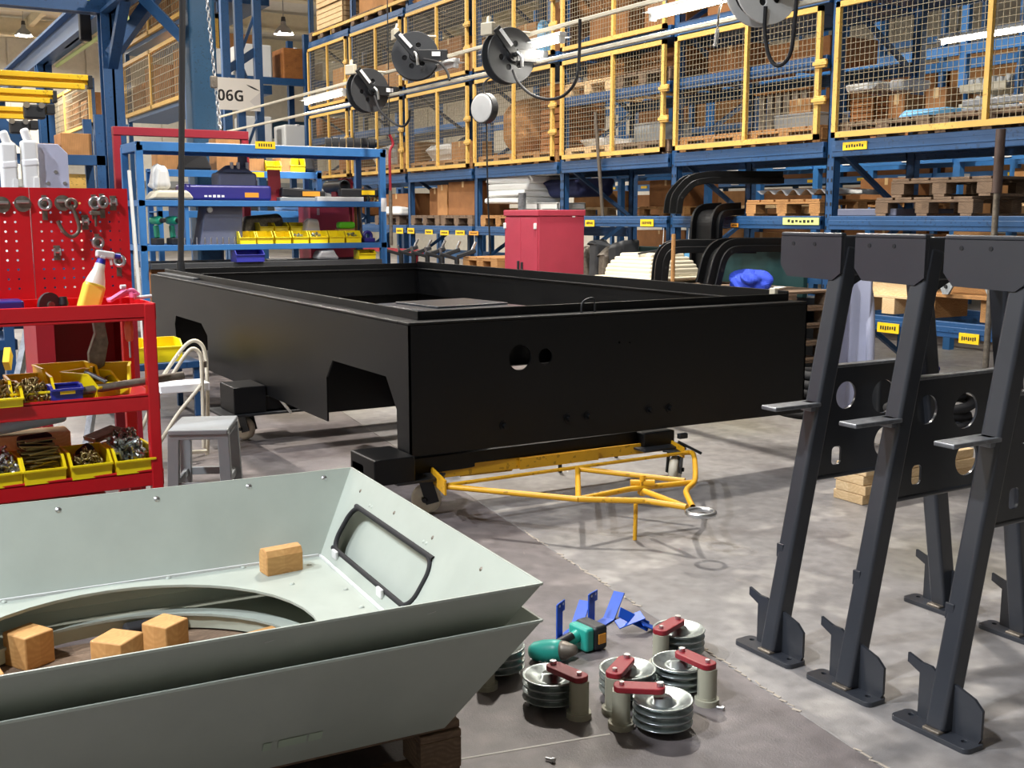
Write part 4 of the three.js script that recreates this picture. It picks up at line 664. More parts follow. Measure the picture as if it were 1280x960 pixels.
  small([0.72,1.351,-4.86], 'small spring clip alone in the lower left of the pegboard'); small([0.835,1.474,-4.86], 'small spring clip right of the lifting hook tip'); small([0.95,1.553,-4.86], 'small spring clip in the upper right corner of the pegboard');
  { const o = thing('lifting_hook', 'large brown steel lifting hook hanging on the pegboard', 'hook');
    mk('hook', tube([[0.781,1.545,-4.83], [0.795,1.506,-4.83], [0.807,1.461,-4.83], [0.8,1.432,-4.83], [0.775,1.416,-4.82], [0.753,1.426,-4.81], [0.736,1.449,-4.81], [0.723,1.481,-4.81]], 0.008, 60, false, 10), M.dull, o); mk('eye', place(new THREE.TorusGeometry(0.018, 0.008, 10, 20), ...[0.782,1.548,-4.83]), M.dull, o); }
  // on the top tray
  const sp = thing('spray_bottle', 'spray bottle with yellow liquid leaning on the pegboard', 'spray bottle', [0.79, 1.106, -4.68]); sp.rotation.set(-0.05, 0.1, -0.32);
  mk('bottle', [place(new RoundedBoxGeometry(0.085, 0.135, 0.055, 4, 0.018), 0, 0.068, 0)], M.liquid, sp, 'bottle filled with yellow liquid'); mk('neck', lathe([[0.04, 0.13], [0.034, 0.155], [0.022, 0.19], [0.02, 0.215], [0, 0.215]], 24), M.bottle, sp);
  mk('collar', cyl(0.019, 0.016, 0.022, 0, 0.224, 0), M.binBlue, sp); mk('trigger_head', [bar([-0.028, 0.25, 0], [0.045, 0.262, 0], 0.026, 0.03, 0.008), bar([0.0, 0.235, 0], [0.0, 0.25, 0], 0.025, 0.03, 0.006), bar([0.03, 0.252, 0], [0.045, 0.222, 0], 0.012, 0.01, 0.003)], M.white, sp); mk('nozzle', rod([0.045, 0.262, 0], [0.068, 0.266, 0], 0.011, 12), M.binBlue, sp);
  const pk = thing('hand_tool', 'pink-handled scissor-like tool lying at the right end of the top tray', 'tool', [0.93, 1.165, -4.6], 0.25);
  mk('handle', [bar([-0.09, 0.004, 0.04], [0.0, 0.04, 0], 0.022, 0.014, 0.004), bar([-0.07, 0.004, -0.02], [0.03, 0.03, 0], 0.022, 0.014, 0.004), tube([[0, 0.035, 0], [0.03, 0.04, 0], [0.055, 0.02, 0]], 0.008, 12)], M.pink, pk); mk('pivot', cyl(0.016, 0.016, 0.016, 0.025, 0.02, 0.01), M.pink, pk); mk('tip', [rod([0.03, 0.008, 0.01], [0.1, 0.014, 0.02], 0.007), rod([-0.02, 0.055, 0], [0.0, 0.055, 0.0], 0.009)], M.white, pk);
  const gr = thing('grinding_wheel', 'dark round grinding wheel standing in the top tray', 'wheel', [0.645, 1.106, -4.62], 0.5); mk('wheel', place(new THREE.CylinderGeometry(0.05, 0.05, 0.012, 28), 0, 0.05, 0, H), M.greyDark, gr); mk('hub', place(new THREE.CylinderGeometry(0.015, 0.015, 0.02, 14), 0, 0.05, 0.005, H), M.dull, gr);
  const kn = thing('knob', 'small black knob beside the grinding wheel in the top tray', 'knob', [0.7, 1.106, -4.64]); mk('stem', cyl(0.016, 0.016, 0.05, 0, 0.025, 0), M.darkTool, kn); mk('head', cyl(0.02, 0.014, 0.03, 0, 0.065, 0), M.darkTool, kn);
  one('toolbox', [rbox(0.5, 0.075, 0.14, 0.01, 0.3, 1.144, -4.64)], M.purple, 'dark blue flat case lying in the top tray at left', 'case'); one('tape_roll', rbox(0.04, 0.03, 0.05, 0.006, 0.56, 1.12, -4.53), M.stickerOrange, 'small yellow block by the blue case in the top tray', 'block');
  const sc = thing('screwdriver', 'orange-handled screwdriver hanging under the top tray by the right post', 'screwdriver', [0.915, 1.096, -4.5]); mk('handle', lathe([[0, 0], [0.014, -0.002], [0.018, -0.03], [0.016, -0.075], [0.01, -0.085], [0, -0.085]], 18), M.orange, sc); mk('blade', rod([0, -0.085, 0], [0, -0.15, 0], 0.004), M.steel, sc);
  // middle shelf
  const m = 0.796, lo = 0.489;
  openBin('parts_bin', 'yellow bin cut by the left edge on the middle shelf', [0.44, m, -4.53], 0, 0.13, 0.07, 0.18, M.bin); heap('bolt_heap', 'heap of shiny bolts in the left yellow bin of the middle shelf', 'bolts', [0.44, m + 0.03, -4.56], 0, 0.1, 0.035, 0.12, 40, 'bolt', M.brass);
  openBin('parts_bin', 'amber bin lying over, full of brass nuts, on the middle shelf', [0.55, m, -4.6], 0, 0.15, 0.085, 0.2, M.bin); heap('nut_heap', 'heap of brass nuts spilling from the tipped amber bin', 'nuts', [0.545, m + 0.012, -4.53], 0, 0.12, 0.07, 0.12, 110, 'nut', M.brass);
  openBin('parts_bin', 'wide amber bin behind the small blue bin on the middle shelf', [0.70, m, -4.68], 0.1, 0.2, 0.11, 0.2, M.bin);
  const bb = openBin('parts_bin', 'small dark blue bin with a yellow label on the middle shelf', [0.665, m, -4.5], 0.05, 0.11, 0.06, 0.07, M.binBlue, 0.8); mk('label', box(0.055, 0.018, 0.002, 0, 0.04, 0.05), M.sticker, bb);
  openBin('parts_bin', 'amber bin with a steel tube in it on the middle shelf, left of the post', [0.865, m, -4.64], -0.25, 0.14, 0.105, 0.18, M.bin);
  openBin('parts_bin', 'brown-amber bin behind the small blue one, next to the steel tube', [0.775, m, -4.6], 0.6, 0.12, 0.09, 0.18, M.bin);
  one('pipe', rod([0.72, m + 0.03, -4.5], [1.12, m + 0.065, -4.5], 0.016, 16), M.dull, 'steel pipe lying across the middle shelf, sticking out past the right post', 'pipe');
  { const o = thing('pipe', 'short wide pipe with dark bore lying in the amber bin', 'pipe', [0.855, m + 0.05, -4.62]); mk('tube', place(new THREE.CylinderGeometry(0.024, 0.024, 0.09, 20, 1, true), 0, 0, 0, H, 0.3), std({ color: 0x8a8478, roughness: 0.4, metalness: 0.7, side: THREE.DoubleSide }), o); }
  one('wedge', plate([[0, 0], [0.05, 0.03], [0.07, 0.12], [0.06, 0.2], [0.09, 0.24], [0.02, 0.24], [0.03, 0.16], [0, 0.08]], 0.04, [], 0.004).translate(0.8, m + 0.07, -4.75), M.dull, 'bent grey metal lever standing behind the amber bins', 'lever');
  one('steel_bar', bar([0.75, m + 0.1, -4.55], [0.82, m + 0.06, -4.5], 0.02, 0.012, 0.003), M.alu, 'short bright flat bar leaning on the amber bins', 'bar');
  // lower shelf
  const LB = [[0.41, 'yellow bin cut by the left edge on the lower shelf, full of bolts'], [0.565, 'yellow bin full of dark flat strips on the lower shelf'], [0.735, 'yellow bin with a black part in it on the lower shelf'], [0.9, 'yellow bin heaped with bright bolts next to the right post']];
  for (const [x, l] of LB) openBin('parts_bin', l, [x, lo, -4.555], 0.04, 0.148, 0.095, 0.19, M.bin, 0.55);
  heap('bolt_heap', 'heap of bright bolts in the cut-off bin of the lower shelf', 'bolts', [0.415, lo + 0.03, -4.55], 0, 0.12, 0.095, 0.15, 110, 'bolt', M.steel); heap('strip_heap', 'stack of dark flat steel strips in the second bin of the lower shelf', 'strips', [0.565, lo + 0.04, -4.56], 0.1, 0.15, 0.12, 0.11, 40, 'strip', M.brass);
  heap('bolt_heap', 'dull nuts in the third bin of the lower shelf', 'nuts', [0.735, lo + 0.02, -4.53], 0, 0.11, 0.07, 0.12, 70, 'nut', M.brass); heap('bolt_heap', 'heap of bright bolts and strips next to the right post of the trolley', 'bolts', [0.895, lo + 0.035, -4.57], 0, 0.13, 0.115, 0.17, 150, 'bolt', M.galv);
  one('rubber_part', rbox(0.07, 0.06, 0.05, 0.015, 0.745, lo + 0.07, -4.6, 0.3, 0.4, 0.5), M.rubber, 'black part standing in the third bin of the lower shelf', 'part'); one('rubber_part', rbox(0.13, 0.05, 0.05, 0.015, 0.565, lo + 0.13, -4.66, 0.1, 0.2, 0), M.rubber, 'black lump behind the flat strips on the lower shelf', 'part');
  one('plastic_bag', rbox(0.4, 0.05, 0.1, 0.02, 0.5, lo + 0.185, -4.76, 0, 0.1, 0.1), std({ color: 0xb4def2, roughness: 0.3 }), 'long pale blue packed tool bag lying behind the lower bins', 'bag');
  one('carton', rbox(0.3, 0.14, 0.14, 0.006, 0.56, lo + 0.075, -4.79), M.pale, 'pale box behind the bins on the lower shelf', 'box'); one('steel_strip', [bar([0.78, lo + 0.1, -4.72], [0.9, lo + 0.13, -4.76], 0.1, 0.02, 0.003)], M.dull, 'dull flat pieces piled behind the two right bins', 'plates');
  one('timber', rbox(1.0, 0.045, 0.26, 0.004, 0.3, 0.385, -4.6, 0, 0.0, 0.0), M.pale, 'pale timber plank in the bottom of the trolley', 'plank'); 
  for (const x of [0.0, 0.7]) one('timber', span(x - 0.04, x + 0.04, 0.0, 0.362, -4.7, -4.56, 0.004), M.old, (x ? 'right' : 'left') + ' dark timber support under the pale plank', 'timber');
}
{ // grey step stool
  const t = thing('step_stool', 'grey steel step stool standing right of the red trolley', 'stool', [1.485, 0, -5.6], -0.42), W = 0.145, D = 0.2, hT = 0.45;
  mk('top', rbox(2 * W, 0.025, 2 * D, 0.006, 0, hT - 0.0125, 0), M.grey, t);
  for (const x of [-1, 1]) for (const z of [-1, 1]) mk('leg', bar([x * (W - 0.02) * 1.08, 0, z * (D - 0.025) * 1.08], [x * (W - 0.025), hT - 0.02, z * (D - 0.03)], 0.055, 0.045, 0.004), M.grey, t);
  for (const z of [-1, 1]) mk('rail', rbox(2 * W - 0.05, 0.04, 0.02, 0.004, 0, 0.16, z * (D - 0.02)), M.grey, t); for (const x of [-1, 1]) mk('rail', rbox(0.02, 0.04, 2 * D - 0.06, 0.004, x * (W - 0.02), 0.16, 0), M.grey, t);
  mk('skirt', [rbox(2 * W - 0.01, 0.03, 0.012, 0.003, 0, hT - 0.035, D - 0.012), rbox(0.012, 0.03, 2 * D - 0.02, 0.003, W - 0.01, hT - 0.035, 0)], M.grey, t);
}
{ // cream folding steps with hooped handrails
  const t = thing('folding_steps', 'cream folding steps with two hooped handrails behind the step stool', 'step ladder'), r = 0.012;
  mk('handrail', tube([[1.598,0.533,-6.9], [1.712,0.68,-6.9], [1.783,0.731,-6.9], [1.837,0.703,-6.9], [1.858,0.626,-6.9], [1.863,0.503,-6.9], [1.854,0.145,-6.9], [1.842,-0.02,-6.9]], r, 70), M.cream, t); mk('handrail', tube([[1.603,0.557,-6.7], [1.675,0.659,-6.7], [1.725,0.705,-6.7], [1.767,0.678,-6.7], [1.778,0.604,-6.7], [1.776,0.436,-6.7], [1.771,0.087,-6.7]], r, 70), M.cream, t);
  mk('leg', tube([[1.768,0.476,-6.7], [1.702,0.402,-6.7], [1.621,0.311,-6.7], [1.524,0.173,-6.7], [1.408,0.009,-6.7]], r, 30), M.cream, t); mk('leg', tube([[1.598,0.533,-6.9], [1.528,0.379,-6.9], [1.452,0.21,-6.9], [1.386,0.032,-6.9]], r, 30), M.cream, t);
  const q = [1.68,0.463,-6.85]; mk('tread', rbox(0.3, 0.05, 0.2, 0.006, q[0] + 0.0, q[1], q[2] + 0.03), M.paper, t);
  for (const [u, v] of [[[1.679,0.153,-6.75], [1.792,0.146,-6.75]], [[1.675,0.058,-6.75], [1.803,0.054,-6.75]]]) mk('rung', bar(u, v, 0.03, 0.02, 0.004), M.cream, t);
  const k = [1.803,0.604,-6.72]; mk('catch', rbox(0.02, 0.04, 0.03, 0.004, k[0], k[1], k[2]), M.dull, t);
}

// ---------------------------------------------------------------- blue workbench shelving behind the frame
{
  const ZF = -11.6, ZB = -12.35, t = thing('shelf_unit', 'blue steel shelf unit with yellow bins behind the far end of the black frame', 'shelf unit');
  for (const [x, z] of [[2.55, ZF - 0.03], [5.2, ZF - 0.03], [2.55, ZB + 0.03], [5.2, ZB + 0.03]]) mk('post', rbox(0.07, 2.21, 0.06, 0.005, x, 1.105, z), M.blueBright, t);
  for (const [y, h] of [[2.24, 0.09], [1.66, 0.06], [1.205, 0.06]]) mk(y > 2 ? 'top_shelf' : 'shelf', [span(2.52, 5.24, y - h, y, ZF, ZF - 0.04, 0.004), span(2.52, 5.24, y - h, y, ZB, ZB + 0.04, 0.004), span(2.55, 5.2, y - 0.02, y - 0.01, ZF - 0.04, ZB + 0.04), span(2.52, 2.56, y - h, y, ZF, ZB), span(5.2, 5.24, y - h, y, ZF, ZB)], M.blueBright, t);
  mk('shelf', span(2.52, 5.24, 0.5, 0.56, ZF, ZB, 0.004), M.blueBright, t);
  const lb = (r, m = M.sticker) => mk('location_label', span(r[0], r[1], r[2], r[3], ZF, ZF + 0.004), m, t); const g = [3.739,3.957,2.204,2.279]; lb(g);
  { const gs = []; for (let i = 0; i < 6; i++) gs.push(box(0.014, 0.032, 0.002, g[0] + (g[1] - g[0]) * (0.2 + i * 0.12), (g[2] + g[3]) / 2, ZF + 0.005)); mk('print', gs, M.ink, t); }
  mk('location_label', span(5.17, 5.235, 1.55, 1.7, ZF + 0.0, ZF + 0.004), M.paper, t);
  mk('divider', span(2.98, 3.02, 1.205, 1.6, ZF - 0.02, ZB + 0.05), M.blueBright, t);
  // helper: an object standing on a shelf at px rectangle, given as world ranges
  const S1 = 1.205, S2 = 1.66, S3 = 2.24;
  one('paper_sheet', rbox(1.9, 0.008, 0.5, 0.002, 4.2, S3 + 0.005, -11.9), M.paper, 'white cardboard sheet lying on top of the blue shelf unit', 'sheet');
  { const o = thing('hose_coil', 'thick black rubber hose piece lying on top of the blue shelf unit', 'hose', [4.88, S3 + 0.065, -11.75]); const gs = []; for (let i = 0; i < 7; i++) gs.push(rod([-0.28 + i * 0.08, 0, 0], [-0.215 + i * 0.08, 0, 0], 0.055 + (i % 2) * 0.006, 20)); mk('hose', gs, M.rubber, o); mk('bore', rod([0.27, 0, 0], [0.29, 0, 0], 0.045, 18), M.blackIn, o); o.rotation.y = -0.3; }
  // top tier (on the 1.66 shelf)
  { const o = thing('tool_case', 'long dark purple tool case with yellow label on the upper shelf', 'case', [3.33, S2, -11.75]); mk('case', rbox(0.98, 0.16, 0.2, 0.03, 0.1, 0.08, 0), M.purple, o); mk('ribs', [-0.36, -0.32, -0.28].map(x => rbox(0.015, 0.17, 0.21, 0.004, x, 0.085, 0)), M.purple, o); mk('label', box(0.15, 0.05, 0.002, 0.37, 0.06, 0.101), M.stickerOrange, o); mk('print', [0, 1, 2, 3, 4].map(i => box(0.03, rr(0.01, 0.03), 0.002, -0.12 + i * 0.045, 0.045, 0.101)), M.paper, o); }
  { const o = thing('hopper_bin', 'grey square-topped plastic container behind the purple case', 'container', [3.62, S2, -12.0]); mk('body', rbox(0.42, 0.3, 0.3, 0.03, 0, 0.15, 0), M.greyTool, o); mk('shoulder', place(new THREE.CylinderGeometry(0.1, 0.23, 0.08, 4), 0, 0.34, 0, 0, PI / 4), M.greyTool, o); mk('neck', cyl(0.055, 0.05, 0.12, 0.1, 0.42, 0), M.greyTool, o); for (const x of [-0.05, 0.02, 0.12]) mk('fitting', cyl(0.018, 0.018, 0.08, x, 0.37, 0.1), M.white, o); }
  soft2('folded_cloth', 'pale grey cloth bundle at the left end of the upper shelf', 'cloth', [2.62, 3.1, S2, S2 + 0.1], -11.75, 0.3, M.cream, 3); soft2('plastic_bag', 'peaked white plastic bag at the left end of the upper shelf', 'bag', [2.66, 2.88, S2 + 0.1, S2 + 0.36], -11.75, 0.25, M.sheet, 5);
  one('board', rbox(0.14, 0.34, 0.02, 0.004, 4.02, S2 + 0.17, -11.85, -0.1), M.redDark, 'dark red panel standing right of the purple case', 'panel');
  { const o = thing('heat_gun', 'black power tool with yellow label on a grey strip, middle of the upper shelf', 'power tool', [4.3, S2, -11.75]); mk('strip', rbox(0.55, 0.04, 0.12, 0.006, 0, 0.02, 0), M.grey, o); mk('body', [bar([-0.25, 0.1, 0], [0.25, 0.06, 0], 0.1, 0.1, 0.02)], M.darkTool, o); mk('label', box(0.2, 0.05, 0.002, 0.08, 0.08, 0.06), M.stickerOrange, o); }
  { const o = thing('pipe', 'black pipe end with open bore on the upper shelf', 'pipe', [4.78, S2 + 0.17, -11.8]); mk('pipe', place(lathe([[0.05, -0.4], [0.05, 0.1], [0.07, 0.1], [0.07, -0.4], [0.05, -0.4]], 24), 0, 0, 0, H), M.darkTool, o); }
  { const o = thing('power_tool', 'grey power tool with yellow label on a pale strip, right of the pipe', 'power tool', [4.75, S2, -11.68]); mk('strip', rbox(0.55, 0.05, 0.1, 0.006, -0.05, 0.025, 0), M.white, o); mk('body', rbox(0.5, 0.09, 0.1, 0.02, 0.22, 0.1, -0.05), M.darkTool, o); mk('label', box(0.16, 0.05, 0.002, 0.3, 0.1, 0.002), M.sticker, o); }
  for (const [x, y, l, rz] of [[4.83, 0, 'left', 0], [4.95, 0, 'middle', 0], [5.08, 0, 'right', 0.0], [4.92, 0.13, 'tilted upper', 0.5]]) openBin('parts_bin', l + ' small red bin in the cluster on the upper shelf', [x - 0.03, S2 + y, -11.95], 0, 0.11, 0.13, 0.14, M.redDark, 0.6);
  heap('tool_heap', 'jumble of small tools at the right end of the upper shelf', 'tools', [5.05, S2 + 0.01, -11.72], 0, 0.24, 0.08, 0.15, 26, 'bolt', M.brass);
  // lower tier (on the 1.205 shelf)
  const q = [2.72, 2.88]; q.forEach((x, i) => { const o = thing('cordless_drill', (i ? 'right' : 'left') + ' green cordless drill standing at the left end of the lower shelf', 'drill', [x, S1, -11.75], 0.3); mk('battery', rbox(0.09, 0.07, 0.13, 0.012, 0, 0.035, 0), M.darkTool, o); mk('grip', bar([0, 0.07, 0], [0, 0.2, -0.02], 0.05, 0.05, 0.014), M.green, o); mk('body', place(lathe([[0, -0.09], [0.04, -0.08], [0.045, 0.05], [0.03, 0.1], [0, 0.1]], 20), 0, 0.25, 0, H), M.green, o); mk('chuck', place(new THREE.CylinderGeometry(0.02, 0.03, 0.06, 16), 0, 0.25, 0.12, H), M.darkTool, o); });
  const bins = [[461, 481, 'amber-shaded'], [481, 484.5, '']];
  const E = [[464, 480, 0], [309, 331, 'first'], [332, 356, 'second'], [356, 380, 'third'], [381, 406, 'fourth'], [406, 428, 'fifth'], [428, 452, 'sixth']];
  const XS = [3.63, 3.82, 4.02, 4.22, 4.43, 4.64, 4.84].map(x => x); ['first', 'second', 'third', 'fourth', 'fifth', 'sixth', 'seventh'].forEach((n, i) => openBin('parts_bin', n + ' yellow bin from the left in the front row on the lower blue shelf', [XS[i], S1, -11.72], 0, i === 4 ? 0.2 : 0.17, 0.13, 0.2, M.bin, 0.5));
  for (const [x, n] of [[3.95, 'left'], [4.12, 'middle'], [4.3, 'right']]) openBin('parts_bin', n + ' yellow bin in the back row above the front row', [x, S1 + 0.0, -12.05], 0, 0.15, 0.22, 0.2, M.bin, 0.8);
  for (const [x, n, m] of [[4.22, 'third', M.galv], [4.43, 'fifth', M.galv], [4.84, 'seventh', M.galv]]) heap('bolt_heap', 'fasteners in the ' + n + ' front bin of the blue shelf', 'fasteners', [x, S1 + 0.05, -11.73], 0, 0.12, 0.06, 0.12, 24, 'nut', m);
  soft2('plastic_bag', 'clear bag of fittings rising behind the fourth front bin', 'bag', [4.33, 4.56, S1 + 0.01, S1 + 0.26], -11.9, 0.12, M.film, 9); soft2('plastic_bag', 'dark bag of parts behind the back-row bins', 'bag', [3.68, 4.3, S1, S1 + 0.32], -12.2, 0.16, M.dull, 10);
  one('cloth', rbox(0.2, 0.08, 0.12, 0.03, 4.86, S1 + 0.19, -11.9), M.lime, 'bright green pouch above the seventh front bin', 'pouch'); one('support_block', span(4.76, 4.96, S1, S1 + 0.15, -11.98, -11.86, 0.004), M.card, 'small carton under the green pouch', 'box');
  { const o = thing('tape_dispenser', 'purple tape roll holder at the right end of the lower blue shelf', 'dispenser', [5.05, S1, -11.72]); mk('base', rbox(0.14, 0.05, 0.12, 0.01, 0, 0.025, 0), M.purple, o); mk('roll', place(new THREE.TorusGeometry(0.045, 0.02, 10, 22), 0, 0.07, 0), M.purple, o); }
  for (let i = 0; i < 10; i++) { const o = thing('bolt', 'upright silver stud in the row along the front of the lower blue shelf', 'bolt', [2.97 + i * 0.063 + (i > 2 ? 0.02 : 0), S1, -11.64], 0, 'studs along the blue shelf edge'); mk('stud', cyl(0.009, 0.009, 0.06, 0, 0.03, 0, 0, 0, 0, 8), M.steel, o); mk('tip', cyl(0.006, 0.004, 0.015, 0, 0.0675, 0, 0, 0, 0, 8), M.steel, o); }
  { const o = thing('machine_column', 'grey-blue machine housing with inclined side on the lower blue shelf', 'machine', [3.36, S1 + 0.0, -12.0]); mk('housing', plate([[-0.2, 0], [0.24, 0], [0.25, 0.44], [-0.12, 0.44], [-0.16, 0.2]], 0.26, [], 0.01), M.greyTool, o); mk('knob', cyl(0.03, 0.03, 0.03, -0.1, 0.36, 0.29, H), M.steel, o); }
  openBin('parts_bin', 'dark blue bin lying in the gap under the lower blue shelf', [3.62, 1.02, -11.62], 0, 0.3, 0.12, 0.2, M.binBlue, 0.6); one('bench_board', span(2.6, 5.15, 0.96, 1.02, -12.3, -11.55, 0.006), M.greyDark, 'dark grey work board under the lower blue shelf', 'board'); one('carton', span(2.65, 5.1, 0.57, 0.95, -12.2, -11.8, 0.01), M.cardDark, 'long dark carton low inside the blue shelf unit', 'box');
  openBin('parts_bin', 'yellow bin low at the right end under the blue shelf', [5.0, 1.02, -11.7], 0, 0.2, 0.1, 0.15, M.bin, 0.6);
  soft2('plastic_bag', 'crumpled clear bag lying under the right part of the blue shelf', 'bag', [4.4, 4.65, 1.02, 1.12], -11.7, 0.2, M.film, 14);
  // second blue unit behind
  const ZG = -13.1, u = thing('shelf_unit', 'second brighter blue shelf unit right behind the first one', 'shelf unit');
  for (const y of [2.03, 1.56]) mk('shelf', [span(3.05, 5.05, y - 0.08, y, ZG, ZG - 0.04, 0.004), span(3.05, 5.05, y - 0.02, y - 0.005, ZG - 0.04, ZG - 0.5)], M.blueBright, u); for (const x of [3.08, 5.02]) for (const z of [ZG - 0.03, ZG - 0.48]) mk('post', span(x - 0.03, x + 0.03, 0, 2.05, z - 0.03, z + 0.03, 0.004), M.blueBright, u);
  mk('location_label', span(4.16, 4.32, 1.96, 2.02, ZG, ZG + 0.004), M.sticker, u);
  const c2 = (l, x0, x1, h, m = M.card) => { const o = thing('carton', l, 'box', [(x0 + x1) / 2, 2.03, ZG - 0.25]); mk('body', rbox(x1 - x0, h, 0.3, 0.006, 0, h / 2, 0), m, o); mk('tape', box(0.05, 0.003, 0.302, 0, h, 0), M.tape, o); };
  c2('pale carton at the left on the second blue unit', 3.1, 3.45, 0.3); c2('wide pale carton right of the grey neck on the second blue unit', 3.78, 4.1, 0.38); c2('low carton beside a yellow bin on the second blue unit', 4.13, 4.36, 0.15); c2('small carton between the two yellow bins on the second blue unit', 4.56, 4.7, 0.17);
  openBin('parts_bin', 'upright yellow bin on the second blue unit', [4.78, 2.03, ZG - 0.2], 0, 0.18, 0.26, 0.2, M.bin, 0.3); openBin('parts_bin', 'low yellow bin with paper between cartons on the second blue unit', [4.46, 2.03, ZG - 0.15], 0, 0.18, 0.13, 0.2, M.bin, 0.5);
  soft2('cloth', 'dark cloth draped over a carton on the second blue unit', 'cloth', [3.3, 3.72, 2.03, 2.25], ZG - 0.1, 0.1, M.rubber, 17);
  soft2('wrapped_part', 'pale wrapped part on the lower tier of the second blue unit', 'part', [4.5, 4.95, 1.56, 1.84], ZG - 0.2, 0.25, M.sheet, 19); soft2('wrapped_part', 'dark wrapped part at right of the cartons on the second blue unit', 'part', [4.86, 5.04, 2.03, 2.35], ZG - 0.25, 0.2, M.greyDark, 20);
  { const o = thing('metal_case', 'dark red metal box low behind the blue shelf, right side', 'case', [4.98, 0, -12.75]); mk('body', span(-0.3, 0.34, 0.9, 1.72, -0.2, 0.2, 0.008), M.cabinet, o); mk('stand', span(-0.28, 0.32, 0, 0.9, -0.18, 0.18), M.cabinet, o); mk('latch', rbox(0.03, 0.08, 0.02, 0.004, -0.2, 1.55, 0.205), M.steel, o); }
  { const o = thing('gantry_frame', 'dark red steel portal frame behind the blue shelf unit', 'frame', [0, 0, -12.62]); mk('top_beam', span(2.5, 3.98, 2.36, 2.45, -0.05, 0.05, 0.006), M.redDark, o); for (const x of [2.54, 3.94]) mk('post', span(x - 0.04, x + 0.04, 0, 2.36, -0.04, 0.04, 0.006), M.redDark, o); }
  { const o = thing('broom', 'white tube leaning on the left post of the blue shelf unit', 'tube', [0, 0, 0]); mk('tube', rod([2.46, 0.0, -11.4], [2.44, 1.95, -11.6], 0.018), M.white, o); }
  for (const [x, m, l] of [[5.12, M.wood, 'light wooden'], [5.06, M.redDark, 'dark red'], [5.17, M.dull, 'grey']]) one('rod', rod([x, 1.205, -12.2], [x + 0.02, 1.63, -12.28], 0.018), m, l + ' stick standing at the right end of the lower blue shelf', 'stick');
}
function soft2(name, label, cat, r, z, d, mat, s) {   // lumpy soft goods in an x range
  const w = r[1] - r[0], h = r[3] - r[2], t = thing(name, label, cat, [(r[0] + r[1]) / 2, r[2], z]), g = new RoundedBoxGeometry(w, h, d, 6, Math.min(w, h, d) * 0.35), p = g.attributes.position;
  for (let i = 0; i < p.count; i++) { const k = vnoise(p.getX(i) * 12 + 9, p.getY(i) * 14 + p.getZ(i) * 7 + s, 64, s) - 0.5, top = (p.getY(i) / h + 0.5); p.setXYZ(i, p.getX(i) * (1 - 0.35 * top) + k * 0.03, p.getY(i) * (1 + k * 0.3), p.getZ(i) + k * 0.04); }
  g.computeVertexNormals(); const bb = new THREE.Box3().setFromBufferAttribute(p); mk('body', g.translate(0, -bb.min.y, 0), mat, t);
}

